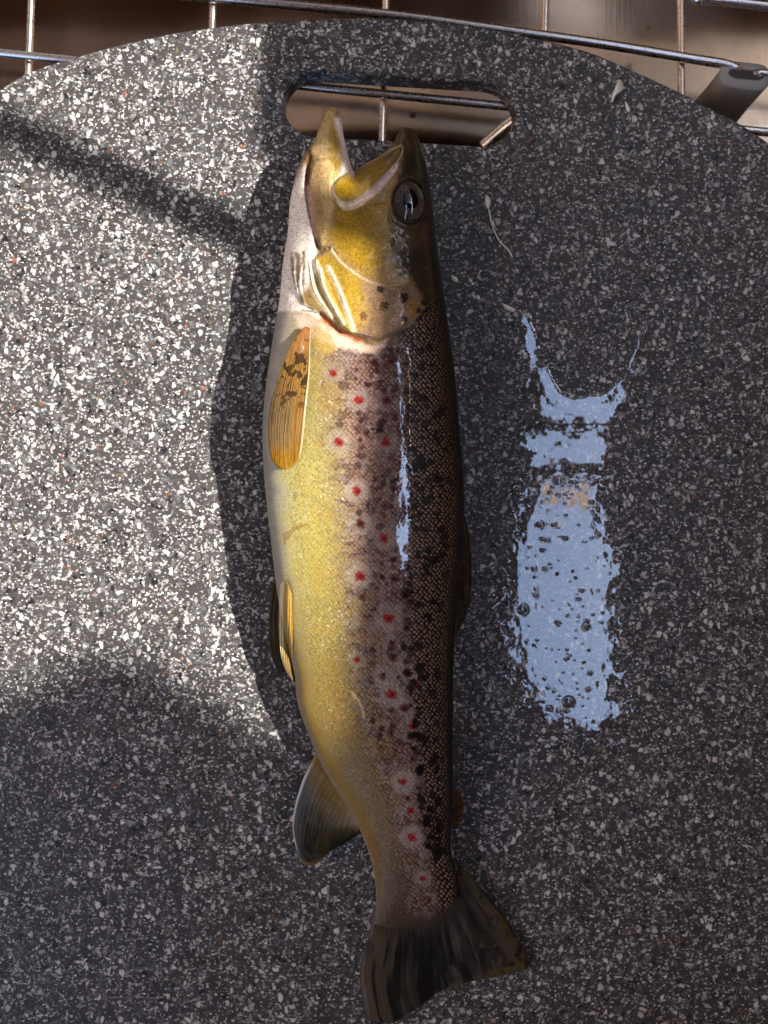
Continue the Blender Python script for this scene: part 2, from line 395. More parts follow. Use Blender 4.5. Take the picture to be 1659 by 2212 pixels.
scn = nb.n('ShaderNodeTexNoise', i_Vector=scv, i_Scale=3.0, i_Detail=5.0)
hh = nb.math('MULTIPLY_ADD', scn.outputs[0], .5, fine.outputs[0])
nb.link(nb.n('ShaderNodeBump', i_Strength=.28, i_Distance=.00035, i_Height=hh).outputs[0], nb.b.inputs['Normal'])
nb.link(nb.math('MULTIPLY_ADD', base.outputs[0], .22, .30), nb.b.inputs['Roughness'])
TB = .0105
arc = crspline([(-260, 420), (-140, 300), (0, 190), (100, 140), (300, 85), (460, 57), (640, 41), (830, 36), (1000, 50), (1110, 69), (1250, 103), (1330, 133), (1450, 188), (1560, 243), (1659, 305), (1800, 420), (1900, 540)], 8)
outline = list(map(tuple, arc)) + [(1990, 800), (2010, 1300), (1990, 2400), (1800, 2620), (-200, 2620), (-360, 2400), (-370, 1300), (-350, 700)]
slot = []
for cx_, cy_, a0 in ((684, 224, 90), (1040, 245, -90)):
    for i in range(13):
        an = math.radians(a0 + 180 * i / 12 - 3.4); slot.append((cx_ + 72 * math.cos(an), cy_ - 69 * math.sin(an)))
def board():
    bm = bmesh.new()
    def loop(pts, off, z):
        p = np.array([W(a, b)[:2] for a, b in pts]); t = np.roll(p, -1, 0) - np.roll(p, 1, 0); t /= np.linalg.norm(t, axis=1)[:, None] + 1e-12
        nrm = np.stack([-t[:, 1], t[:, 0]], -1); q = p + nrm * off
        return [bm.verts.new((x, y, z)) for x, y in q]
    # outline runs clockwise in world, so the left normal points outwards
    stacks = []
    for pts, sgn in ((outline, 1), (slot, 1)):
        ar = sum(p[0] * q[1] - q[0] * p[1] for p, q in zip(pts, pts[1:] + pts[:1]))   # image coordinates
        out = 1 if ar > 0 else -1            # + : clockwise in world
        o_ = out if pts is outline else -out # towards empty space
        R = .0016; rings = []
        for i in range(6):
            a = math.pi / 2 * i / 5; rings.append((-R + R * math.sin(a), -R + R * math.cos(a)))
        rings += [(0, -TB + R)] + [(-R + R * math.cos(a), -TB + R - R * math.sin(a)) for a in (.5, 1.0, 1.57)]
        L = [loop(pts, o_ * (o), z) for o, z in rings]
        for A, B in zip(L[:-1], L[1:]):
            for i in range(len(A)):
                j = (i + 1) % len(A); bm.faces.new((A[i], A[j], B[j], B[i]))
        stacks.append(L)
    for idx in (0, -1):
        ed = []
        for L in stacks:
            A = L[idx]
            for i in range(len(A)):
                ed.append(bm.edges.get((A[i], A[(i + 1) % len(A)])))
        bmesh.ops.triangle_fill(bm, edges=ed, use_beauty=True)
    bmesh.ops.recalc_face_normals(bm, faces=bm.faces)
    me = bpy.data.meshes.new('cutting_board'); bm.to_mesh(me); bm.free()
    for p in me.polygons: p.use_smooth = abs(p.normal.z) < .999
    me.materials.append(m_board)
    o = bpy.data.objects.new('cutting_board', me); COL.objects.link(o)
    return tag(o, 'round ended dark grey board with white and rust chips and a handle slot', 'cutting board')
board()

# ------------------------------------------------------------------ the trout
m_skin = mat('wet_trout_skin', (.3, .2, .1), .45, 0, .7, .07)
nb = NB(m_skin); at = nb.n('ShaderNodeAttribute', attribute_name='pigment')
tc = nb.n('ShaderNodeTexCoord')
nz = nb.n('ShaderNodeTexNoise', i_Vector=tc.outputs['Object'], i_Scale=2400.0, i_Detail=3.0)
cc = nb.mix(nb.sstep(nz.outputs[0], .35, .7), (.78, .78, .78), (1.25, 1.25, 1.25))
nb.link(nb.mix(1.0, at.outputs['Color'], cc, 'MULTIPLY'), nb.b.inputs['Base Color'])
nb.b.inputs['Coat IOR'].default_value = 1.5; nb.b.inputs['Specular IOR Level'].default_value = .10
nb.b.inputs['Subsurface Weight'].default_value = 0.0
nz2 = nb.n('ShaderNodeTexNoise', i_Vector=tc.outputs['Object'], i_Scale=900.0, i_Detail=3.0)
bmp = nb.n('ShaderNodeBump', i_Strength=.10, i_Distance=.0003, i_Height=nz2.outputs[0])
nb.link(bmp.outputs[0], nb.b.inputs['Normal'])
nb.link(at.outputs['Alpha'], nb.b.inputs['Coat Weight'])
m_skin_ = nb
ALB = .50
def alb(c): return lin(c) * ALB
trout = thing('trout', 'red spotted brown trout with open mouth lying on the speckled board', 'fish')

Lpts = crspline([(714, 232), (703, 237), (697, 247), (690, 269), (680, 302), (656, 334), (638, 383), (626, 439), (621, 504), (610, 575), (604, 644), (592, 715), (577, 813), (568, 900), (567, 960), (570, 1020), (576, 1090), (584, 1160), (591, 1220), (598, 1275), (608, 1335), (622, 1400), (636, 1460), (641, 1510), (654, 1555), (670, 1595), (684, 1630), (704, 1670), (737, 1722), (766, 1768), (785, 1812), (800, 1852), (808, 1890), (812, 1925), (812, 1960), (806, 1995)], 6)
Rpts = crspline([(884, 276), (896, 283), (904, 300), (913, 326), (921, 358), (929, 400), (934, 440), (941, 500), (949, 560), (956, 610), (961, 645), (970, 715), (980, 785), (987, 860), (994, 940), (1000, 1010), (1003, 1070), (1003, 1130), (1000, 1190), (993, 1255), (986, 1320), (981, 1400), (979, 1480), (978, 1560), (978, 1640), (977, 1720), (975, 1780), (974, 1825), (977, 1850), (984, 1875), (990, 1900), (992, 1930)], 6)
Mouth = crspline([(714, 232), (726, 233), (734, 241), (738, 262), (742, 292), (751, 332), (760, 362), (766, 371), (776, 362), (790, 353), (823, 334), (850, 309), (858, 290), (866, 280), (875, 276), (884, 276)], 6)
Tend = crspline([(806, 1995), (850, 2004), (900, 2000), (950, 1975), (992, 1930)], 6)
NV, NU = 1120, 300
v = np.linspace(0, 1, NV)
th = np.linspace(0, math.pi, NU); u = (1 - np.cos(th)) / 2
Lc = resample(Lpts, v); Rc = resample(Rpts, v)
# keep rows level: same y progress on both sides
yl = np.linspace(Lpts[0, 1], Lpts[-1, 1], NV)
Lc = np.stack([np.interp(yl, np.maximum.accumulate(Lpts[:, 1]), Lpts[:, 0]), yl], -1)
yr = np.linspace(Rpts[0, 1], Rpts[-1, 1], NV)
Rc = np.stack([np.interp(yr, np.maximum.accumulate(Rpts[:, 1]), Rpts[:, 0]), yr], -1)
uu = u[None, :, None]; vv = v[:, None]
G = Lc[:, None, :] * (1 - uu) + Rc[:, None, :] * uu
dM = resample(Mouth, u) - G[0]; dT = resample(Tend, u) - G[-1]
b0 = (np.clip(1 - v / .28, 0, 1) ** 2)[:, None, None]; b1 = (np.clip((v - .9) / .1, 0, 1) ** 2)[:, None, None]
G = G + dM[None] * b0 + dT[None] * b1
PX, PY = G[..., 0], G[..., 1]
U = np.broadcast_to(u[None, :], PX.shape); TH = np.broadcast_to(th[None, :], PX.shape)
# half thickness along the length, metres
kt_y = [230, 300, 400, 500, 650, 900, 1200, 1450, 1650, 1800, 1930, 2005]
kt_a = [.0085, .0120, .0162, .0188, .0208, .0216, .0208, .0182, .0142, .0106, .0064, .0036]
A = np.interp(PY, kt_y, kt_a)
kern = np.ones(61) / 61
zc = np.interp(PY, [230, 450, 700, 900, 1200, 1450, 1650, 1800, 1930, 2005], [.0180, .0193, .0202, .0210, .0200, .0174, .0135, .0102, .0070, .0052])
TH2 = TH - (.10 + .13 * sm(PY, 540, 720)) * np.sin(TH)
ell = np.sin(TH2) ** .86
dm = pdist(PX, PY, Mouth); tm = np.clip(dm / 62, 0, 1); rnd = np.sqrt(np.clip(1 - (1 - tm) ** 2, 0, 1))
# width on the section, for a jaw the arc is narrower
Zrel = A * ell * (.10 + .90 * rnd)
PX0, PY0 = PX.copy(), PY.copy()
# ---------- scales: staggered rows in skin coordinates
sx = np.concatenate([np.zeros((NV, 1)), np.cumsum(np.hypot(np.diff(PX, axis=1), np.diff(Zrel / S, axis=1)), axis=1)], 1)
sx = sx - sx[:, [NU // 2]]
wob = 11 * (fbm(PX / 50, PY / 50, 3) - .5)
AX, AY = 10.4, 11.8                      # spacing across, along (two interleaved lattices)
sy = PY + wob + .05 * sx
sxx = sx + wob * .7
def lattice(ox, oy):
    i = np.floor(sxx / AX + ox); j = np.floor(sy / AY + oy)
    h1 = _L[(i.astype(int) * 7 + 31 * int(2 * ox)) & 255, (j.astype(int) * 13 + 57) & 255]
    h2 = _L[(i.astype(int) * 5 + 91) & 255, (j.astype(int) * 3 + 11 + int(20 * oy)) & 255]
    cxs = (i - ox + .5) * AX + (h1 - .5) * 3.4; cys = (j - oy + .5) * AY + (h2 - .5) * 3.4
    return sxx - cxs, sy - cys, h1, h2
d1 = lattice(0., 0.); d2 = lattice(.5, .5)
m1 = (d1[0] ** 2 + d1[1] ** 2) < (d2[0] ** 2 + d2[1] ** 2)
ddx = np.where(m1, d1[0], d2[0]); ddy = np.where(m1, d1[1], d2[1]); hs = np.where(m1, d1[2], d2[2]); hs2 = np.where(m1, d1[3], d2[3])
dr = np.sqrt((ddx / 4.9) ** 2 + (ddy / 5.1) ** 2)
dome = np.clip(1 - dr ** 2, 0, 1)
gill_end = crspline(c1((200, 1560), (330, 1560), (440, 1600), (560, 1690), (700, 1770), (820, 1790), (900, 1770), (960, 1700), (1060, 1650), (1120, 1580), (1200, 1500), (1300, 1430)), 4)
ge = np.interp(PX, gill_end[:, 0], gill_end[:, 1])
skinm = sm(PY - ge, 0, 25) * (1 - sm(PY, 1955, 2000))          # where there are scales
bell = sm(U, .0, .14)
sc_amp = skinm * bell * (.35 + .65 * sm(U, .2, .5)) * np.interp(PY, [700, 1000, 1700, 2000], [1.0, 1.0, .75, .5])
disp = sc_amp * (.00022 * dome + .00003 * ddy * dome * .4 + .00007 * (hs - .5) * ddx / 4 * dome)
# water lying on the ridge fills the gaps between the scales there
wetc = np.interp(PY, [740, 800, 900, 1000, 1100, 1200, 1330, 1400], [872, 872, 876, 874, 870, 872, 876, 878])
wetw = np.interp(PY, [740, 780, 900, 960, 1060, 1180, 1260, 1330, 1345], [4, 14, 13, 14, 19, 16, 13, 9, -8])
wetm = sm(wetw - np.abs(PX - wetc) + 15 * (fbm(PX / 13, PY / 26, 4) - .5) - 9 * sm(fbm(PX / 9 + 5, PY / 18, 3), .56, .66), -2, 2) * skinm
disp = disp * (1 - .80 * wetm) + .00012 * wetm
disp = disp + .0009 * (fbm(PX / 90, PY / 90, 3) - .5) * skinm

# ---------- head relief
def ridge(poly, wd, hgt):
    global disp
    disp = disp + hgt * np.exp(-(pdist(PX, PY, crspline(poly, 5)) / wd) ** 2)
def plate(poly, hgt, soft=5, m_=1.0):
    global disp
    disp = disp + m_ * hgt * sm(psd(PX, PY, crspline(list(poly) + [poly[0]], 4)[:-1]), -soft * .3, soft)
maxilla = c1((690, 622), (800, 578), (900, 522), (1000, 470), (1005, 520), (960, 590), (860, 690), (760, 785), (690, 832), (632, 845), (580, 822), (552, 775), (552, 722), (592, 678))
membrane = c1((985, 585), (965, 640), (905, 720), (840, 790), (770, 838), (690, 885), (630, 885), (640, 850), (700, 836), (765, 790), (860, 700), (955, 605))
opercle = c1((540, 1150), (640, 1265), (780, 1365), (960, 1395), (1060, 1380), (1130, 1450), (1140, 1560), (1060, 1650), (960, 1710), (880, 1745), (800, 1745), (700, 1720), (640, 1700), (560, 1600), (480, 1430), (420, 1260), (460, 1180))
branch = c1((440, 1200), (520, 1380), (600, 1560), (690, 1705), (600, 1690), (540, 1640), (470, 1580), (370, 1540), (330, 1480), (280, 1380), (262, 1200), (330, 1180))
preop = c1((450, 560), (560, 560), (540, 720), (560, 830), (640, 890), (900, 850), (930, 1000), (1000, 1150), (1060, 1300), (1040, 1370), (960, 1392), (870, 1388), (780, 1362), (680, 1298), (590, 1228), (540, 1150), (450, 1130), (410, 1000), (385, 800), (405, 600))
plate(branch, .0006, 5); plate(opercle, .0014, 6, 1 - sm(PX, 860, 915)); plate(preop, .0010, 5, 1 - sm(PX, 790, 860)); plate(maxilla, .0017, 5)
disp = disp - .0012 * sm(psd(PX, PY, membrane), -1, 4)
for p in (c1((345, 1250), (330, 1380), (360, 1520)), c1((395, 1250), (430, 1430), (540, 1600)), c1((465, 1290), (500, 1430), (620, 1650)), c1((520, 1280), (590, 1420), (690, 1695)), c1((300, 1220), (290, 1330), (315, 1450))):
    ridge(p, 2.6, .00045)
gular = c1((400, 540), (385, 640), (375, 760), (395, 900), (420, 1000), (440, 1100), (452, 1150))
ridge(gular, 5.0, -.0015)
ridge(c1((540, 1150), (590, 1230), (680, 1300), (780, 1365), (870, 1390), (960, 1395), (1040, 1380)), 2.4, .0005)
slit = c1((470, 1590), (540, 1655), (600, 1705), (690, 1745), (760, 1765)); ridge(slit, 6.0, -.0014)
ex, ey = 884., 436.
re_ = np.hypot((PX - ex) / 37., (PY - ey) / 47.)
disp = disp + .0009 * np.exp(-((re_ - 1.08) / .14) ** 2) - .0016 * (1 - sm(re_, .75, 1.0))
disp = disp + .0007 * (fbm(PX / 22, PY / 22, 4) - .5) * (1 - skinm)
fade = np.clip(np.minimum(TH, math.pi - TH) / .25, 0, 1) * np.clip(dm / 14, 0, 1)
ZT = zc + Zrel + disp * fade

# ---------- pigment
C = np.zeros(PX.shape + (3,))
uk = [0, .05, .12, .22, .32, .42, .52, .62, .70, .76, .86, 1]
rows = {
 700: [(178,168,155),(195,182,160),(205,188,150),(200,178,125),(165,135,110),(140,110,95),(125,96,86),(110,84,76),(85,66,58),(58,46,38),(40,34,28),(22,20,17)],
 800: [(178,168,155),(195,184,160),(208,192,140),(205,188,125),(170,142,110),(142,114,100),(126,98,90),(115,88,82),(98,76,70),(58,46,38),(42,36,30),(22,20,17)],
 1000:[(172,164,150),(196,188,160),(212,198,135),(208,192,118),(190,168,112),(160,134,108),(140,112,102),(130,102,96),(112,88,82),(62,50,42),(44,38,31),(22,20,17)],
 1200:[(170,162,146),(196,186,150),(210,194,122),(202,184,100),(184,160,95),(158,132,98),(138,110,96),(126,100,92),(108,84,78),(60,49,41),(42,36,30),(20,18,16)],
 1400:[(165,145,115),(178,155,95),(176,152,80),(168,145,74),(160,136,74),(150,122,82),(136,108,88),(128,101,90),(112,88,80),(72,57,49),(42,36,29),(20,18,16)],
 1600:[(160,132,95),(168,140,76),(166,138,70),(158,130,66),(150,121,68),(142,113,72),(134,105,78),(124,97,80),(110,85,72),(84,66,55),(46,38,31),(20,19,17)],
 1800:[(158,126,78),(156,124,68),(150,118,64),(142,110,62),(134,103,62),(128,97,65),(120,91,68),(110,83,66),(98,74,60),(82,64,53),(52,43,36),(24,23,21)],
 1940:[(130,104,60),(126,100,58),(118,92,56),(110,85,56),(104,79,55),(98,75,55),(92,70,54),(84,64,51),(76,59,48),(66,53,44),(48,42,36),(28,27,25)],
 2005:[(96,78,50),(90,72,48),(84,66,46),(76,60,44),(72,56,43),(68,54,42),(66,52,42),(62,50,40),(58,48,39),(52,45,37),(42,38,34),(30,28,26)]}
rk = sorted(rows); T = np.array([alb(rows[k]) for k in rk])
UW = np.clip(U + .05 * (fbm(PX / 30, PY / 22, 4) - .5) * 2, 0, 1)
fi = np.interp(PY, rk, range(len(rk))); fj = np.interp(UW, uk, range(len(uk)))
i0 = np.clip(fi.astype(int), 0, len(rk) - 2); j0 = np.clip(fj.astype(int), 0, len(uk) - 2); fi = (fi - i0)[..., None]; fj = (fj - j0)[..., None]
C = (T[i0, j0] * (1 - fj) + T[i0, j0 + 1] * fj) * (1 - fi) + (T[i0 + 1, j0] * (1 - fj) + T[i0 + 1, j0 + 1] * fj) * fi
def paint(mask, c, k=1.0):
    global C
    mk = (np.clip(mask, 0, 1) * k)[..., None]; C = C * (1 - mk) + alb(c) * mk
def poly(pts, soft=6, n=0, ns=8.0):
    P = crspline(list(pts) + [pts[0]], 4)[:-1]
    s_ = psd(PX, PY, P)
    if n: s_ = s_ + n * (fbm(PX / ns, PY / ns, 4) - .5) * 2
    return sm(s_, -soft, soft)
# body: dark bars of the flank, blotched transition, then scale pattern
back = sm(U, .66, .78)
C *= (1 - .68 * back)[..., None]
C *= 1 - ((1 - sm(U, .40, .52)) * sm(U, .05, .14) * skinm)[..., None] * np.array([.08, .09, .25])
C *= 1 - (sm(PY, 1350, 1560) * (1 - sm(U, .45, .65)) * skinm)[..., None] * np.array([.08, .17, .46])
C *= 1 - (sm(U, .40, .5) * (1 - back) * skinm)[..., None] * np.array([.20, .34, .42])
mott = fbm(PX / 26, PY / 12, 4)
paint(sm(mott, .50, .66) * sm(U, .30, .42) * (1 - sm(U, .70, .80)) * skinm, (78, 46, 42), .75)
mid = sm(U, .28, .45) * skinm
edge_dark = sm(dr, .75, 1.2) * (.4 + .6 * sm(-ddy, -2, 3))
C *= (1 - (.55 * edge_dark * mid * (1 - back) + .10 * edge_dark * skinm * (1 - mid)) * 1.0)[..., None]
# bright scale centres
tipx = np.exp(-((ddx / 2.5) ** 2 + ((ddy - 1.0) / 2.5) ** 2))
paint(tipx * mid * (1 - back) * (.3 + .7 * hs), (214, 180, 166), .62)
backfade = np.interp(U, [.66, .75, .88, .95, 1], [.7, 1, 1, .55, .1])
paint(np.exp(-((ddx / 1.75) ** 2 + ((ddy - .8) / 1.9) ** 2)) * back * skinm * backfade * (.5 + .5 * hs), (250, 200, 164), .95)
belly = (1 - sm(U, .34, .50)) * sm(U, .07, .16) * skinm
paint((1 - .65 * sm(PY, 1300, 1520)) * belly * sm(vnoise(PX / 2.6, PY / 2.6), .78, .93) * (.3 + .7 * sm(fbm(PX / 40 + 5, PY / 40, 3), .4, .6)), (255, 250, 215), .72)  # glints of the belly scales painted as pale specks
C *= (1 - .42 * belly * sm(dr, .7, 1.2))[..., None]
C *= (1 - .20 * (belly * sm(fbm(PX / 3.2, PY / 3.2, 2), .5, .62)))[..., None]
paint(skinm * (1 - sm(U, .34, .50)) * sm(fbm(PX / 40, PY / 40, 3), .52, .7) * sm(U, .12, .2) * (1 - sm(PY, 1300, 1500)), (188, 150, 60), .30 * 1)
# pale mesh near the flank middle
paint(mid * (1 - back) * sm(fbm(PX / 14 + 40, PY / 14, 3), .55, .7), (176, 158, 150), .30)
# spots
def spot(x, y, r, c, k=.95, halo=0.0, hr=2.3):
    global C
    x0, y0 = x, y
    m_ = (np.abs(PX - x) < r * 4) & (np.abs(PY - y) < r * 4)
    X, Y = PX[m_], PY[m_]; ns = (fbm(X / 3.5 + x, Y / 3.5 + y, 2) - .5) * 1.0
    d = np.hypot((X - x) * 1.0, (Y - y) * 1.05) / r + ns
    sub = C[m_]
    if halo:
        kh = ((1 - sm(d, hr * .72, hr * 1.25)) * halo * .45)[:, None]; sub = sub * (1 - kh) + alb((198, 184, 168)) * kh
    kk = ((1 - sm(d, .62, 1.05)) * k)[:, None]; sub = sub * (1 - kk) + alb(c) * kk
    C[m_] = sub
red, dred = (158, 20, 18), (70, 10, 12)
REDS = [(731, 955), (833, 955), (771, 1060), (829, 1161), (778, 1244), (839, 1335), (771, 1424), (845, 1500), (890, 1568), (870, 1688), (889, 1808), (914, 1898), (775, 866)]
for x, y, r, h in ((731, 955, 12, .6), (833, 955, 12, .3), (771, 1060, 12, .8), (829, 1161, 12.5, .6), (778, 1244, 13, .8), (839, 1335, 14, .6), (771, 1424, 9, .5), (845, 1500, 14, .8), (890, 1568, 10, .4), (870, 1688, 11.5, .9), (889, 1808, 11, .9), (914, 1898, 8.5, .7), (886, 1752, 9, .3), (720, 806, 10, .5), (775, 866, 12, .6)):
    spot(x, y, r, red, .92, h); spot(x + 2, y + 2, r * .38, dred, .7)
for x, y, r, h in ((779, 1131, 13, .7), (851, 1056, 12, .3), (850, 1420, 12, .5), (827, 1460, 9, .6), (877, 1453, 11, .5), (874, 1530, 11, .4), (825, 1575, 9, .3), (892, 1640, 9, .2), (846, 1388, 9, .3), (898, 1478, 10, .2), (836, 865, 13, .2), (846, 780, 12, .1), (880, 1725, 8, .2), (850, 1210, 11, .2), (852, 1250, 11, .2)):
    spot(x, y, r, (92, 16, 18), .85, h); spot(x, y, r * .45, (40, 10, 10), .8)
for x, y, r in ((742, 832, 13), (735, 915, 11), (775, 925, 10), (790, 900, 9), (800, 760, 14), (815, 830, 10), (780, 985, 9), (845, 985, 10), (838, 1020, 9), (905, 1400, 9), (912, 1505, 9), (917, 1590, 9), (903, 1625, 9), (905, 1700, 8)):
    spot(x, y, r, (58, 34, 32), .65)
for i in range(135):
    y = 742 + 900 * random.random() ** 1.5; f = random.uniform(.46, .74)
    xl = np.interp(y, yl, Lc[:, 0]); xr = np.interp(y, yr, Rc[:, 0])
    if min(math.hypot(xl + (xr - xl) * f - a_, y - b_) for a_, b_ in REDS) < 24: continue
    spot(xl + (xr - xl) * f, y, random.uniform(5, 10), random.choice([(52, 20, 20), (70, 24, 24), (40, 20, 18)]), random.uniform(.55, .9))
for i in range(170):
    y = random.uniform(745, 1860); f = random.uniform(.70, .93)
    xl = np.interp(y, yl, Lc[:, 0]); xr = np.interp(y, yr, Rc[:, 0])
    spot(xl + (xr - xl) * f, y, random.uniform(6, 11.5), (20, 13, 11), .9)
# lateral line and belly stain streaks; the last, pale one paints a wet glint
paint(np.exp(-(pdist(PX, PY, crspline([(800, 1000), (806, 1300), (838, 1560), (860, 1720), (885, 1830), (908, 1960)], 4)) / 1.3) ** 2) * skinm, (160, 140, 120), .35)
paint(poly(c2((190, 1230), (235, 1200), (270, 1180), (350, 1170), (330, 1195), (260, 1215), (225, 1255), (205, 1300), (195, 1270)), 2, 6, 6), (150, 100, 30), .5)
paint(poly(c2((258, 985), (275, 985), (275, 1030), (258, 1030)), 1.5, 3, 4), (130, 90, 30), .45)
paint(poly(c4((520, 215), (545, 235), (580, 300), (585, 350), (575, 340), (560, 280), (525, 240)), 1, 4, 4), (228, 190, 130), .6)
# head
hm = 1 - sm(PY - ge, -2, 8)
paint(hm, (168, 138, 84), 1)
def hp(pts, c, k=1.0, soft=7, n=5, ns=12.0): paint(poly(c1(*pts), soft, n, ns) * hm, c, k)
hp([(150, 1000), (330, 640), (365, 600), (375, 760), (410, 960), (440, 1150), (480, 1250), (430, 1330), (380, 1400), (330, 1500), (470, 1600), (380, 1650), (100, 1700)], (288, 270, 250), .95)
hp([(430, 430), (540, 200), (620, 200), (640, 420), (700, 620), (560, 720), (560, 850), (520, 1000), (500, 1120), (440, 1030), (400, 850), (395, 600)], (222, 186, 126), .95)
hp([(545, 330), (590, 420), (590, 560), (560, 640), (540, 560), (530, 430)], (176, 136, 24), .8, 9, 10, 7)
hp([(400, 560), (460, 520), (480, 800), (500, 1000), (460, 1100), (420, 960)], (150, 112, 70), .55, 8, 10, 7)
hp([(600, 270), (560, 300), (600, 420), (620, 560), (600, 690), (720, 640), (690, 560), (640, 430)], (300, 282, 268), .95, 6, 3)
hp([(590, 890), (760, 880), (900, 860), (930, 1000), (940, 1200), (860, 1300), (740, 1285), (600, 1190), (545, 1060)], (170, 132, 22), .92, 12, 14, 9)
hp([(540, 1060), (640, 1230), (780, 1340), (960, 1390), (940, 1280), (760, 1290), (640, 1180)], (168, 124, 60), .6, 8, 8, 8)
hp([(440, 1190), (560, 1220), (700, 1340), (760, 1420), (740, 1560), (720, 1700), (640, 1690), (560, 1600), (470, 1400)], (188, 148, 48), .95, 7, 7, 8)
hp([(740, 1390), (960, 1400), (1090, 1390), (1150, 1500), (1130, 1640), (960, 1720), (800, 1750), (720, 1700), (760, 1520)], (172, 136, 110), .92, 9, 8, 10)
hp([(690, 1480), (760, 1460), (800, 1560), (760, 1690), (700, 1640)], (214, 172, 90), .6, 9, 8, 9)
hp([(1040, 1500), (1120, 1480), (1130, 1580), (1060, 1600)], (196, 146, 40), .6, 6, 8, 6)
hp([(870, 1395), (1000, 1400), (1010, 1480), (880, 1480)], (130, 96, 82), .5, 8)
for a in ([(300, 1180), (330, 1200), (320, 1420), (300, 1400)], [(350, 1170), (365, 1180), (358, 1420), (342, 1380)], [(270, 1180), (285, 1200), (300, 1380), (275, 1330)]):
    hp(a, (120, 82, 36), .8, 3, 4, 6)
for p, wd in ((c1((395, 1250), (430, 1430), (540, 1600)), 5.5), (c1((465, 1290), (500, 1430), (620, 1650)), 5.0), (c1((520, 1280), (590, 1420), (690, 1695)), 5.5)):
    paint(np.exp(-(pdist(PX, PY, crspline(p, 5)) / wd) ** 2) * hm, (286, 262, 214), .95)
paint(np.exp(-(pdist(PX, PY, crspline(c1((540, 1150), (590, 1230), (680, 1300), (780, 1365), (870, 1390), (960, 1395), (1040, 1370)), 5)) / 3.2) ** 2), (240, 205, 165), .85)
# dark top of the head
hp([(1070, 330), (1180, 330), (1400, 1500), (1330, 1560), (1180, 1560), (1150, 1480), (1060, 1330), (950, 1210), (925, 1000), (940, 830), (985, 640), (1010, 500), (1000, 420)], (50, 40, 31), .96, 9, 8, 12)
hp([(1060, 330), (1160, 330), (1200, 700), (1190, 900), (1250, 1400), (1330, 1500), (1420, 1500), (1300, 600)], (26, 21, 17), .9, 14, 6, 14)
hp([(950, 1000), (1060, 1010), (1150, 1100), (1060, 1160), (960, 1120)], (120, 92, 52), .55, 10, 14, 6)
hp([(940, 1120), (1030, 1140), (1060, 1280), (960, 1260)], (70, 56, 60), .5, 10, 10, 8)
hp([(965, 380), (1060, 335), (1120, 380), (1080, 500), (1000, 520), (960, 470)], (96, 74, 46), .9, 8, 6, 10)
# maxilla and membrane
paint(poly(maxilla, 3, 1, 8), (172, 138, 62), 1)
paint(poly(c1((600, 720), (660, 690), (690, 740), (660, 810), (600, 800), (575, 760)), 6, 10, 6), (186, 146, 22), .9)
paint(poly(c1((700, 650), (900, 530), (960, 520), (860, 620), (740, 730)), 6, 8, 6), (158, 128, 40), .7)
paint(poly(c1((880, 540), (1000, 470), (1005, 520), (930, 600)), 8, 6, 8), (104, 80, 48), .8)
paint(poly(membrane, 3), (278, 242, 234), 1)
paint(poly(c1((640, 855), (760, 840), (720, 880), (640, 900), (590, 870), (545, 790), (548, 700), (562, 780), (600, 840)), 3, 2), (284, 262, 230), .9)
ed = psd(PX, PY, crspline(list(maxilla) + [maxilla[0]], 4)[:-1])
paint(np.exp(-((ed + .5) / 1.6) ** 2), (270, 250, 214), .8)
# eye surround
paint(1 - sm(re_, 1.0, 1.22), (62, 46, 36), .95); paint(np.exp(-((re_ - 1.04) / .05) ** 2), (30, 22, 18), .9); paint(1 - sm(re_, .85, .95), (24, 18, 15), 1)
paint(np.exp(-((re_ - 1.13) / .05) ** 2) * (PX < ex + 10), (126, 100, 78), .5)
# folds, slit
paint(np.exp(-(pdist(PX, PY, crspline(gular, 5)) / 4.2) ** 2), (112, 76, 44), .95)
paint(poly(c1((385, 500), (410, 510), (395, 700), (378, 740), (362, 680)), 3, 3, 6), (104, 70, 36), .9)
paint(poly(c1((372, 740), (400, 760), (425, 980), (445, 1080), (410, 1020), (385, 900)), 4, 3, 6), (226, 168, 156), .8)
paint(np.exp(-(pdist(PX, PY, crspline(slit, 5)) / 5.0) ** 2), (196, 70, 52), .95)
paint(np.exp(-(pdist(PX, PY, crspline(c1((345, 1560), (480, 1590), (600, 1690), (720, 1735), (860, 1757), (950, 1720)), 5)) / 2.2) ** 2), (96, 62, 36), .7)
pale = poly(c1((300, 1590), (400, 1600), (560, 1700), (720, 1770), (860, 1775), (900, 1760), (850, 1840), (700, 1830), (560, 1800), (420, 1740), (330, 1680)), 7, 6, 12)
paint(pale, (252, 216, 190), .9)
paint(poly(c1((410, 1640), (540, 1720), (560, 1820), (480, 1850), (420, 1780)), 8, 8, 10), (208, 170, 80), .7)
for x, y, r in ((830, 660, 13), (873, 643, 13), (822, 625, 10), (917, 655, 9), (873, 690, 8), (870, 593, 9), (862, 575, 7), (905, 670, 8)):
    spot(x, y, r, (40, 22, 18), .92)
spot(785, 682, 11, (110, 62, 48), .75); spot(702, 538, 4, (70, 52, 40), .9)
# fine black pepper on the head, brown pepper on the jaw
pep = fbm(PX / 2.1, PY / 2.1, 2)
C *= (1 - .38 * hm * sm(pep, .54, .70))[..., None]
C *= (1 - .20 * hm * sm(fbm(PX / 16 + 3, PY / 24, 4), .48, .66) * sm(U, .2, .35))[..., None]
paint(np.exp(-(dm / 9) ** 2) * (PX < 766) * sm(PY, 270, 300), (300, 272, 262), .95)
gold = sm(fbm(PX / 3.1 + 9, PY / 3.1, 2), .52, .66) * hm * sm(U, .2, .35) * (1 - sm(U, .7, .8))
paint(gold, (208, 164, 46), .30)
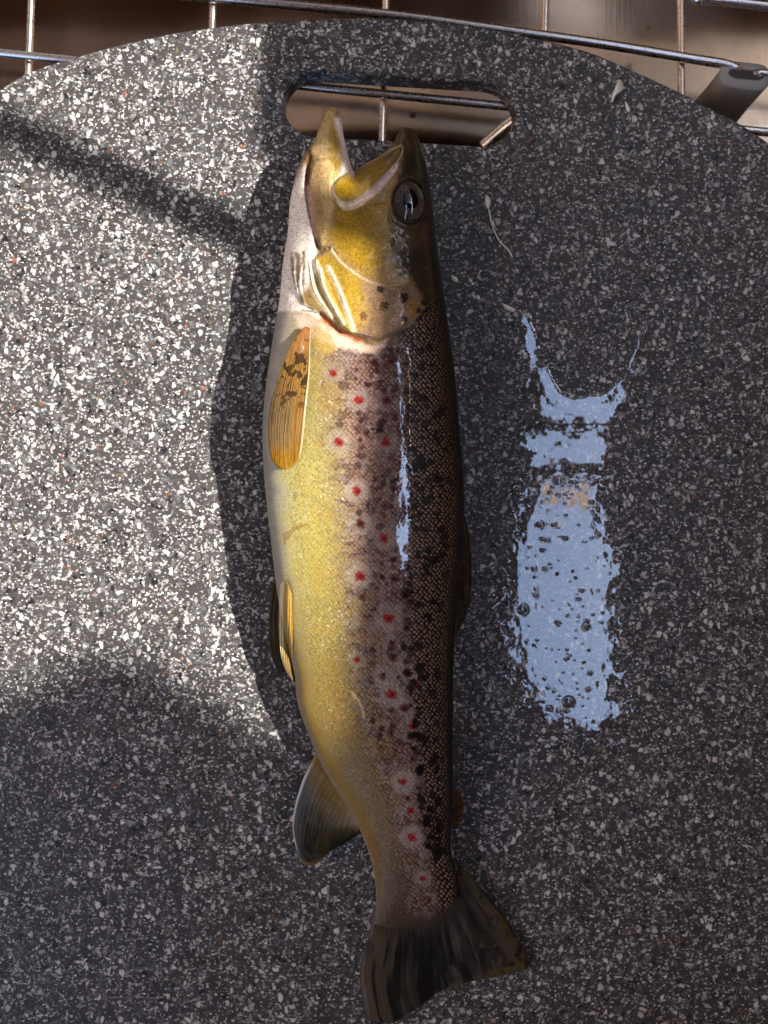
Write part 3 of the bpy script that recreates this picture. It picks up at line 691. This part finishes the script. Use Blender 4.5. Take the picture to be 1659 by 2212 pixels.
# grey belly edge: its shade painted into the pigment
paint((1 - sm(U, .0, .05)) * skinm, (150, 140, 128), .6)
WETA = .02 + .10 * fbm(PX / 20, PY / 20, 3) + .30 * hm
WETA = np.maximum(WETA, wetm)
C = np.clip(C, .002, .9)

k = S * (H - ZT) / H
TOP = np.stack([(PX - CX) * k, (CY - PY) * k, ZT], -1)
km = S * (H - zc) / H
ZB = np.maximum(zc - np.maximum(A * ell, 0) * (.10 + .90 * rnd), .0008)
BOT = np.stack([(PX - CX) * km, (CY - PY) * km, ZB], -1)
# top sheet at full resolution, underside coarser but sharing the rim
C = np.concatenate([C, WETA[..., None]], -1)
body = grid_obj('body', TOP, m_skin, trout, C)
def under():
    iv = np.unique(np.r_[np.arange(0, NV, 6), NV - 1]); ju = np.unique(np.r_[np.arange(0, NU, 6), NU - 1])
    P = BOT[np.ix_(iv, ju)][:, ::-1]; Cc = C[np.ix_(iv, ju)][:, ::-1]
    return P, Cc
Pb, Cb = under(); ub = grid_obj('underside', Pb, m_skin, body, Cb)
# join both sheets into the one body mesh
def join(a, b):
    bm = bmesh.new(); bm.from_mesh(a.data); bm.from_mesh(b.data)
    me = a.data; bm.to_mesh(me); bm.free(); bpy.data.objects.remove(b)
join(body, ub)

# clear water lying along the ridge and over the gill cover
wmask = wetm
WZ = zc + Zrel + .0009 * (fbm(PX / 90, PY / 90, 3) - .5) * skinm + .00042 * np.sqrt(np.clip(wmask, 0, 1)) - .0002 + .00006 * (fbm(PX / 7, PY / 12, 3) - .5)
kk_ = S * (H - WZ) / H; wq = wmask > .35; wq = wq[:-1, :-1] & wq[1:, :-1] & wq[1:, 1:] & wq[:-1, 1:]
WETGRID = (np.stack([(PX - CX) * kk_, (CY - PY) * kk_, WZ], -1), wq)
# eye
m_iris = mat('fish_iris', (.02, .015, .012), .6, spec=.15); m_pupil = mat('fish_pupil', (.001, .001, .002), .5, spec=.0)
nb = NB(m_iris); nz = nb.n('ShaderNodeTexNoise', i_Scale=700.0, i_Vector=nb.n('ShaderNodeTexCoord').outputs['Object'])
nb.link(nb.mix(nb.sstep(nz.outputs[0], .4, .7), (.030, .022, .016), (.075, .052, .036)), nb.b.inputs['Base Color'])
m_ring = mat('gold_pupil_ring', (.10, .055, .028), .5, spec=.1)
m_cornea = bpy.data.materials.new('clear_cornea'); m_cornea.use_nodes = True
def film_nodes(m, ior, rough=.01, tint=(1, 1, 1)):
    t = m.node_tree
    for n_ in list(t.nodes): t.nodes.remove(n_)
    o = t.nodes.new('ShaderNodeOutputMaterial'); mx = t.nodes.new('ShaderNodeMixShader'); tr = t.nodes.new('ShaderNodeBsdfTransparent')
    gl = t.nodes.new('ShaderNodeBsdfGlossy'); gl.inputs['Roughness'].default_value = rough; tr.inputs[0].default_value = (*tint, 1)
    ge_ = t.nodes.new('ShaderNodeNewGeometry'); dp = t.nodes.new('ShaderNodeVectorMath'); dp.operation = 'DOT_PRODUCT'
    t.links.new(ge_.outputs['Normal'], dp.inputs[0]); t.links.new(ge_.outputs['Incoming'], dp.inputs[1])
    def mm(op, a_, b_=0.0):
        q = t.nodes.new('ShaderNodeMath'); q.operation = op
        for i_, v_ in enumerate((a_, b_)):
            if isinstance(v_, bpy.types.NodeSocket): t.links.new(v_, q.inputs[i_])
            else: q.inputs[i_].default_value = v_
        return q.outputs[0]
    f0 = ((ior - 1) / (ior + 1)) ** 2                      # Schlick reflectance, the same from both sides of the thin film
    p5 = mm('POWER', mm('SUBTRACT', 1.0, mm('ABSOLUTE', dp.outputs['Value'])), 5.0)
    t.links.new(mm('MULTIPLY_ADD', p5, 1 - f0), mx.inputs[0]); mx.inputs[0].links[0].from_node.inputs[2].default_value = f0
    t.links.new(tr.outputs[0], mx.inputs[1]); t.links.new(gl.outputs[0], mx.inputs[2]); t.links.new(mx.outputs[0], o.inputs[0])
film_nodes(m_cornea, 1.5)
iz = int(np.argmin(np.abs(PY[:, NU // 2] - ey)))
ii = np.unravel_index(np.argmin((PX - ex) ** 2 + (PY - ey) ** 2), PX.shape)
def smoothz(ij, r=14):
    a, b = ij; return ZT0[max(a - r, 0):a + r, max(b - r, 0):b + r]
ZT0 = zc + Zrel
gi, gj = ii; pN = np.cross(TOP[gi + 24, gj] * [1, 1, 0] + [0, 0, ZT0[gi + 24, gj]] - TOP[gi - 24, gj] * [1, 1, 0] - [0, 0, ZT0[gi - 24, gj]],
                          TOP[gi, gj + 10] * [1, 1, 0] + [0, 0, ZT0[gi, gj + 10]] - TOP[gi, gj - 10] * [1, 1, 0] - [0, 0, ZT0[gi, gj - 10]])
pN = Vector(pN).normalized()
if pN.z < 0: pN = -pN
pN = (pN * .7 + Vector((0, 0, .5))).normalized()
eyeC = Vector((TOP[gi, gj, 0], TOP[gi, gj, 1], ZT0[gi, gj]))
def disc_dome(name, rx, ry, h, off, m, parent, cxo=0., cyo=0., shape=None, rings=10, seg=40, inner=0.0):
    ax = Vector((1, 0, 0)); ax = (ax - pN * ax.dot(pN)).normalized(); ay = pN.cross(ax)
    V, F = [], []
    for i in range(rings + 1):
        t = inner + (1 - inner) * i / rings
        for j in range(seg):
            an = 2 * math.pi * j / seg; x = rx * t * math.cos(an); y = ry * t * math.sin(an)
            if shape: x, y = shape(x, y)
            V.append(eyeC + ax * (x + cxo) + ay * (y + cyo) + pN * (off + h * (1 - t * t)))
    for i in range(rings):
        for j in range(seg): F.append((i * seg + j, (i + 1) * seg + j, (i + 1) * seg + (j + 1) % seg, i * seg + (j + 1) % seg))
    if not inner: F.append(tuple(range(seg)))
    return mesh_obj(name, V, F, m, parent)
us = S * (H - .035) / H
eye = disc_dome('eye', 35.5 * us, 45.5 * us, .0012, -.0008, m_iris, trout)
tear = lambda x, y: (x * (1 - .25 * max(y, 0) / (24 * us)), y * (1.25 if y > 0 else .95))
disc_dome('pupil_ring', 19.6 * us, 21.6 * us, .0003, .00062, m_ring, eye, 1 * us, -2 * us, tear)
disc_dome('pupil', 18.8 * us, 20.8 * us, .0004, .00085, m_pupil, eye, 1 * us, -2 * us, tear)
disc_dome('cornea', 36 * us, 46 * us, .0020, -.0003, m_cornea, eye)

# ---------- fins
m_fin = mat('wet_fin', (.2, .15, .1), .5, 0, .10, .12, .12)
nb = NB(m_fin); at = nb.n('ShaderNodeAttribute', attribute_name='pigment')
nz = nb.n('ShaderNodeTexNoise', i_Scale=1500.0, i_Detail=3.0, i_Vector=nb.n('ShaderNodeTexCoord').outputs['Object'])
nb.link(nb.mix(1.0, at.outputs['Color'], nb.mix(nz.outputs[0], (.7, .7, .7), (1.3, 1.3, 1.3)), 'MULTIPLY'), nb.b.inputs['Base Color'])
nb.link(at.outputs['Alpha'], nb.b.inputs['Alpha'])
def fin(name, curves, zfun, colfun, nrays, thick=.0006, ramp=.00035, nt_=140, ns_=130, rayc=None):
    """curves: root .. edge, each a polyline; t runs along the curve, s from root to edge"""
    t = np.linspace(0, 1, nt_); s_ = np.linspace(0, 1, ns_)
    K = np.array([resample(crspline(c_, 6), t) for c_ in curves])           # (nc, nt, 2)
    nc = len(K); f = s_ * (nc - 1); G_ = np.zeros((ns_, nt_, 2))
    for a, ff in enumerate(f):
        i = min(int(ff), nc - 2); q = ff - i; p0 = K[max(i - 1, 0)]; p1 = K[i]; p2 = K[i + 1]; p3 = K[min(i + 2, nc - 1)]
        G_[a] = .5 * (2 * p1 + (p2 - p0) * q + (2 * p0 - 5 * p1 + 4 * p2 - p3) * q * q + (3 * p1 - p0 - 3 * p2 + p3) * q ** 3)
    X, Y = G_[..., 0], G_[..., 1]; T_, S_ = np.meshgrid(t, s_)
    split = 1 + np.floor(S_ * 2.4) * 0
    ph = T_ * nrays + .10 * np.sin(S_ * 5 + T_ * 9) + 2.6 * (fbm(T_ * 9 + nrays, S_ * .8, 3) - .5)
    ray = .5 + .5 * np.cos(2 * math.pi * ph)
    fray = .5 + .5 * np.cos(2 * math.pi * ph * 2 + 1.0)
    rr = ray * (1 - .6 * S_) + fray * .6 * S_
    z = zfun(X, Y, T_, S_) + .55 * ramp * (rr - .5) * np.clip(S_ * 4, 0, 1) + .0008 * (fbm(X / 30, Y / 30, 3) - .5)
    ed_ = np.minimum(np.minimum(T_, 1 - T_) / .03, (1 - S_) / .03); tk = thick * np.clip(ed_, .12, 1)
    Cc = colfun(X, Y, T_, S_, rr)
    k_ = S * (H - z) / H
    P = np.stack([(X - CX) * k_, (CY - Y) * k_, z + tk / 2], -1); P2 = P.copy(); P2[..., 2] = z - tk / 2
    return grid_obj(name, P, m_fin, trout, np.clip(Cc, .002, 1.0), None, P2)
def mixc(c, m_, d, k=1.0):
    mk = (np.clip(m_, 0, 1) * k)[..., None]; return c * (1 - mk) + alb(d) * mk
def flat(c, X): return np.broadcast_to(alb(c), X.shape + (3,)).copy()

# tail fin
tr = [(806, 1950), (830, 1975), (865, 1985), (905, 1980), (945, 1958), (975, 1920), (992, 1862)]
t1 = c4((610, 1450), (700, 1480), (800, 1470), (900, 1460), (1000, 1420), (1080, 1350), (1170, 1205))
t2 = c4((560, 1640), (660, 1680), (780, 1690), (900, 1650), (1040, 1590), (1180, 1500), (1310, 1375))
t3 = c4((590, 1885), (720, 1905), (800, 1860), (900, 1795), (980, 1738), (1130, 1692), (1250, 1668), (1380, 1640), (1440, 1610))
def tail_col(X, Y, T, S_, r):
    c = flat((54, 48, 42), X)
    c = mixc(c, 1 - sm(S_, .06, .30), (92, 71, 48), .95)
    c = mixc(c, (1 - sm(T, .0, .30)) * sm(S_, .05, .4), (104, 86, 52), .8)
    c = mixc(c, (1 - sm(T, .02, .09)) * sm(S_, .25, .7), (110, 66, 52), .45)
    c = mixc(c, sm(T, .90, .97) , (96, 80, 44), .75)
    c = mixc(c, sm(S_, .86, .97) * sm(T, .3, .6), (112, 98, 56), .6)
    c = mixc(c, sm(fbm(T * 30 + 7, S_ * 2, 3), .50, .62) * sm(S_, .2, .4), (92, 82, 70), .6)
    c = mixc(c, sm(fbm(T * 22, S_ * 2.2, 3), .50, .64) * sm(S_, .2, .4), (16, 15, 15), .85)
    c = mixc(c, sm(fbm(X / 16 + 3, Y / 16, 3), .6, .72) * sm(T, .6, .75), (30, 24, 18), .85)
    c = mixc(c, sm(fbm(X / 13 + 43, Y / 13, 3), .6, .7) * sm(T, .72, .82) * sm(S_, .5, .7), (110, 84, 40), .7)
    c = c * (.88 + .2 * r[..., None] * fbm(T * 7, S_ * 3, 2)[..., None] * 2)
    return c
fin('tail_fin', [tr, t1, t2, t3], lambda X, Y, T, S_: .0062 - .0035 * S_ + .0012 * np.sin(T * 9 + 1) * S_, tail_col, 34, .0008, .00016, 260, 200)
# anal fin
a0 = [(687, 1618), (712, 1668), (742, 1718), (778, 1782)]
a1 = [(652, 1690), (678, 1735), (715, 1780), (776, 1796)]
a2 = [(632, 1775), (655, 1820), (700, 1835), (775, 1800)]
a3 = [(645, 1858), (665, 1870), (690, 1862), (722, 1834), (776, 1802)]
def anal_col(X, Y, T, S_, r):
    c = flat((70, 58, 30), X)
    c = mixc(c, 1 - sm(S_, 0, .45), (150, 118, 60), .95)
    c = mixc(c, sm(fbm(T * 12, S_ * 3, 3), .45, .6) * sm(S_, .3, .7), (30, 27, 20), .8)
    c = mixc(c, sm(S_, .9, .98), (140, 116, 50), .8)
    c = c * (.82 + .3 * r[..., None])
    return mixc(c, (1 - sm(T, .02, .06)) * sm(S_, .1, .3) * (1 - sm(S_, .8, .95)), (214, 214, 216), .95)
fin('anal_fin', [a0, a1, a2, a3], lambda X, Y, T, S_: .0120 - .0075 * sm(S_, 0, .8) + .0016 * np.sin(T * 7) * S_, anal_col, 18, .0007, .00018)
# pectoral fin lying on the belly
p0 = [(652, 712), (660, 706), (671, 709)]
p1 = c2((245, 120), (300, 90), (355, 120))
p2 = c2((165, 320), (250, 300), (350, 300))
p3 = c2((112, 520), (200, 520), (330, 500))
p4 = c2((108, 680), (190, 700), (310, 700))
p5 = c2((128, 800), (175, 850), (215, 852), (258, 828), (292, 780))
fx = lambda X, Y: X
_flatPX = PX; _zt = zc + Zrel
def surf_z(X, Y):
    """height of the smooth body under measured points"""
    rows_ = np.clip(np.searchsorted(PY[:, NU // 3], Y.ravel()), 1, NV - 2); out = np.empty(rows_.shape)
    xl_ = PX[rows_, 0]; xr_ = PX[rows_, -1]
    un = np.clip((X.ravel() - xl_) / (xr_ - xl_), 0, 1)
    j = np.clip(np.searchsorted(u, un), 1, NU - 1); f_ = (un - u[j - 1]) / (u[j] - u[j - 1])
    return (_zt[rows_, j - 1] * (1 - f_) + _zt[rows_, j] * f_).reshape(X.shape)
def pec_col(X, Y, T, S_, r):
    c = flat((172, 126, 56), X)
    c = mixc(c, 1 - sm(S_, .08, .35), (214, 140, 78), .9)
    c = mixc(c, sm(S_, .72, .92), (182, 128, 12), .85)
    c = mixc(c, sm(S_, .38, .6) * (1 - sm(S_, .78, .9)) * (1 - sm(T, .55, .75)), (150, 124, 84), .7)
    c = c * (.62 + .56 * r[..., None])
    c = mixc(c, sm(fbm(X / 12, Y / 12, 4), .555, .60) * sm(S_, .12, .2) * (1 - sm(S_, .5, .66)), (66, 44, 22), .9)
    c = mixc(c, sm(T, .93, .975), (196, 178, 140), .8)
    return c
fin('pectoral_fin', [p0, p1, p2, p3, p4, p5], lambda X, Y, T, S_: np.maximum(surf_z(X, Y), .0165) + .0016 + .0008 * T, pec_col, 18, .0008, .00032, 190, 190)
# near pelvic fin, folded along the belly
v0 = [(606, 1262), (618, 1255), (630, 1285)]
v1 = c2((172, 1650), (205, 1680), (250, 1740))
v2 = c2((172, 1830), (205, 1830), (252, 1870))
v3 = c2((190, 1980), (220, 1990), (250, 1990))
v4 = c2((235, 2080), (252, 2100), (270, 2108))
def pel_col(X, Y, T, S_, r):
    c = flat((176, 142, 74), X); c = mixc(c, sm(T, .6, .9) * (1 - sm(S_, .3, .6)), (214, 160, 52), .9)
    c = mixc(c, sm(S_, .3, .6) * sm(T, .3, .6), (140, 108, 64), .7); c = c * (.7 + .5 * r[..., None])
    return mixc(c, 1 - sm(T, .18, .34), (230, 212, 160), .95)
fin('pelvic_fin', [v0, v1, v2, v3, v4], lambda X, Y, T, S_: np.maximum(surf_z(X, Y), .0150) + .0010 + .0012 * np.sin(T * 3.1), pel_col, 6, .0010, .0008, 90, 120)
# far pelvic fin against the board, in the shade of the belly
w0 = [(588, 1262), (604, 1262), (618, 1300)]; w1 = [(581, 1320), (596, 1330), (616, 1350)]; w2 = [(582, 1400), (598, 1405), (626, 1420)]; w3 = [(600, 1452), (612, 1452), (632, 1450)]
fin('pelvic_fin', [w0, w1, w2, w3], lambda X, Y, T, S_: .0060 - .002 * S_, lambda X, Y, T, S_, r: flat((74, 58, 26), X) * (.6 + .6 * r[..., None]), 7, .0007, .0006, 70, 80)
# dorsal fin, folded down at the right edge
d0 = [(990, 1105), (990, 1200), (984, 1290), (976, 1345)]
d1_ = [(1004, 1118), (1010, 1210), (1002, 1300), (982, 1362)]
d2_ = [(1012, 1148), (1019, 1225), (1014, 1310), (986, 1374)]
def dor_col(X, Y, T, S_, r):
    c = flat((52, 42, 30), X); c = mixc(c, sm(fbm(X / 9, Y / 14, 3), .52, .62), (20, 16, 14), .85)
    c = mixc(c, sm(T, .8, .95), (88, 74, 48), .7); return c * (.65 + .5 * r[..., None])
fin('dorsal_fin', [d0, d1_, d2_], lambda X, Y, T, S_: .0150 - .0060 * S_, dor_col, 13, .0009, .0008, 150, 60)
e0 = [(970, 1698), (972, 1745), (970, 1790)]; e1 = [(990, 1705), (996, 1745), (982, 1788)]; e2 = [(993, 1706), (1003, 1742), (985, 1793)]
def adi_col(X, Y, T, S_, r):
    c = flat((92, 62, 34), X); c = mixc(c, sm(S_, .55, .8), (150, 92, 48), .8); return mixc(c, sm(fbm(X / 8, Y / 8, 2), .55, .62), (34, 24, 18), .8)
fin('adipose_fin', [e0, e1, e2], lambda X, Y, T, S_: .0105 - .003 * S_, adi_col, 1, .0022, .0, 60, 40)

# ------------------------------------------------------------------ water
m_water = bpy.data.materials.new('clear_water'); m_water.use_nodes = True; film_nodes(m_water, 1.92, .012, (.95, .93, .91))
def water_film():
    st = 1.9
    xs = np.arange(985, 1480, st); ys_ = np.arange(560, 1700, st); X, Y = np.meshgrid(xs, ys_)
    n1 = (fbm(X / 55, Y / 55, 5) - .5) * 2; n2 = (fbm(X / 17 + 7, Y / 17, 4) - .5) * 2
    # dry tongue entering from the top, with the meniscus rim round it
    dry = psd(X, Y, crspline([(1000, 560), (1050, 655), (1134, 672), (1160, 722), (1178, 772), (1197, 815), (1222, 848), (1262, 852), (1316, 836), (1345, 800), (1362, 762), (1372, 736), (1400, 690), (1470, 600), (1480, 540)], 4))
    wet = psd(X, Y, crspline([(1010, 640), (1108, 690), (1120, 760), (1130, 850), (1110, 960), (1090, 1080), (1060, 1200), (1035, 1330), (1060, 1440), (1110, 1540), (1190, 1600), (1290, 1640), (1370, 1600), (1372, 1500), (1352, 1380), (1350, 1240), (1330, 1120), (1322, 1010), (1330, 900), (1400, 800), (1420, 700), (1480, 600), (1480, 520), (985, 520)], 4))
    f = np.minimum(wet + 26 * n1 + 16 * n2, -dry + 7 * n2)
    holes = fbm(X / 13 + 31, Y / 13 + 5, 3)
    left = sm(-(X - 1150) + 50 * n1, -10, 70)
    f = f - 46 * sm(fbm(X / 24 + 9, Y / 30, 4), .42, .60) * (sm(1200 - X, 0, 60) + sm(X - 1285, 0, 50) + sm(Y - 1440, 0, 120)) * sm(Y, 900, 1010)
    f = f - 30 * sm(holes, .60, .68) * sm(left, 0, .6) - 22 * sm(fbm(X / 30 + 3, Y / 30 + 71, 4), .60, .68)
    h = .00035 * np.sqrt(np.clip(f / 9, 0, 1)) + .00006 * (fbm(X / 120, Y / 120, 2) - .5) + .000036 * (fbm(X / 26 + 3, Y / 34, 3) - .5) * 2
    # bubbles and droplets lying in the film
    r_ = np.random.default_rng(5)
    for i in range(190):
        x = r_.normal(1225, 62); y = r_.uniform(1030, 1570); rr = r_.choice([2.5, 3.5, 5, 7, 10], p=[.50, .33, .13, .035, .005])
        y0, y1 = int((y - rr * 1.6 - 560) / st), int((y + rr * 1.6 - 560) / st) + 2; x0, x1 = int((x - rr * 1.6 - 985) / st), int((x + rr * 1.6 - 985) / st) + 2
        if y0 < 0 or x0 < 0: continue
        sl = (slice(y0, y1), slice(x0, x1)); d = np.hypot(X[sl] - x, Y[sl] - y) / rr
        if d.size: h[sl] = h[sl] + .00022 * min(1, rr / 7) * (np.clip(1 - d * d, 0, 1) - .35 * np.exp(-((d - 1.15) / .22) ** 2))
    z = .00015 + np.maximum(h, -.0001)
    kv = f > -1.0; kq = kv[:-1, :-1] & kv[1:, :-1] & kv[1:, 1:] & kv[:-1, 1:]
    P = np.stack([(X - CX) * S, (CY - Y) * S, z], -1)
    return grid_obj('water', P, m_water, None, None, kq)
wf = water_film(); wf['kind'] = 'stuff'
wr = grid_obj('water_streak', WETGRID[0], m_water, None, None, WETGRID[1]); wr['kind'] = 'stuff'
def droplets():
    V, F = [], []; r_ = np.random.default_rng(9); base_ = 0
    lst = []
    for i in range(900):
        q = r_.random()
        if q < .42: x, y = r_.normal(1100, 60), r_.normal(1430, 110)
        elif q < .75: x, y = r_.normal(1320, 60), r_.uniform(950, 1700)
        else: x, y = r_.uniform(1000, 1640), r_.uniform(250, 2150)
        if x < 1015 and y < 1400: continue
        if x < 1000: continue
        rr = r_.choice([1.3, 2.2, 3.4, 5.2], p=[.40, .34, .19, .07]); lst.append((x, y, rr))
    for px, py in crspline([(965, 592), (990, 606), (1020, 640), (1050, 652), (1085, 660), (1112, 672)], 9): lst.append((px + r_.normal(0, 2), py + r_.normal(0, 2), r_.uniform(1.5, 3.6)))
    for px, py, rr in lst:
        x, y, _ = W(px, py); sx_ = r_.uniform(.8, 1.3); sy_ = r_.uniform(.8, 2.0) ; R = rr * S; n = 10; b_ = len(V)
        for t_, zz in ((1.0, 0.0001), (.86, .30), (.5, .52)):
            for j in range(n):
                a = 2 * math.pi * j / n; V.append((x + R * sx_ * t_ * math.cos(a), y + R * sy_ * t_ * math.sin(a), zz * R * .9 + .0001))
        V.append((x, y, R * .54))
        for r0_ in (0, 1):
            for j in range(n): F.append((b_ + r0_ * n + j, b_ + r0_ * n + (j + 1) % n, b_ + (r0_ + 1) * n + (j + 1) % n, b_ + (r0_ + 1) * n + j))
        for j in range(n): F.append((b_ + 2 * n + j, b_ + 2 * n + (j + 1) % n, b_ + 3 * n))
    o = mesh_obj('water_droplets', V, F, m_water); o['kind'] = 'stuff'; return o
droplets()

# ------------------------------------------------------------------ scraps left on the board
m_fat = mat('pale_fat', (.50, .46, .36), .35, 0, .4, .15)
nb = NB(m_fat); nz = nb.n('ShaderNodeTexNoise', i_Scale=600.0, i_Vector=nb.n('ShaderNodeTexCoord').outputs['Object'])
nb.link(nb.mix(nz.outputs[0], (.46, .43, .34), (.80, .77, .68)), nb.b.inputs['Base Color'])
def scrap(outl, hgt, label):
    p = crspline(list(outl) + [outl[0]], 3)[:-1]; c_ = p.mean(0); V, F = [], []; n = len(p)
    for t_, zz in ((1, .0001), (.92, .55), (.6, .95)):
        for i, q in enumerate(p):
            a = c_ + (q - c_) * t_; V.append(W(a[0], a[1], hgt * zz * (.75 + .5 * _L[i * 7 % 256, int(t_ * 50)]) + .0001))
    V.append(W(c_[0], c_[1], hgt))
    for r0_ in (0, 1):
        for j in range(n): F.append((r0_ * n + j, r0_ * n + (j + 1) % n, (r0_ + 1) * n + (j + 1) % n, (r0_ + 1) * n + j))
    for j in range(n): F.append((2 * n + j, 2 * n + (j + 1) % n, 3 * n))
    return tag(mesh_obj('fat_scrap', V, F, m_fat), label, 'scrap', 'pale scraps on the board')
scrap([(1336, 170), (1344, 176), (1348, 190), (1342, 198), (1330, 208), (1322, 222), (1322, 208), (1328, 190)], .0022, 'largest pale wedge of fat on the board right of the slot')
scrap([(1350, 218), (1358, 226), (1362, 238), (1356, 242), (1352, 232)], .0012, 'tiny pale crumb just below the large wedge of fat')
scrap([(1050, 420), (1058, 428), (1060, 440), (1054, 452), (1049, 446), (1047, 432)], .0010, 'small pale scrap on the board right of the fish eye')
scrap([(975, 594), (984, 598), (990, 606), (984, 611), (974, 604)], .0012, 'pale crumb touching the back of the fish behind its head')
scrap([(1030, 636), (1036, 640), (1036, 648), (1029, 646)], .0008, 'crumb at the bend of the droplet line behind the head')
scrap([(1084, 655), (1098, 660), (1112, 668), (1108, 674), (1092, 668)], .0008, 'pale crumb at the top edge of the water puddle')
tag(tube('strand', [W(1056, 452, .0006), W(1060, 475, .0007), (W(1068, 500, .0006)), W(1080, 522, .0006), W(1098, 540, .0005), W(1106, 556, .0005)], .00035, m_fat, None, 8), 'thin pale strand curling on the board right of the fish head', 'strand')
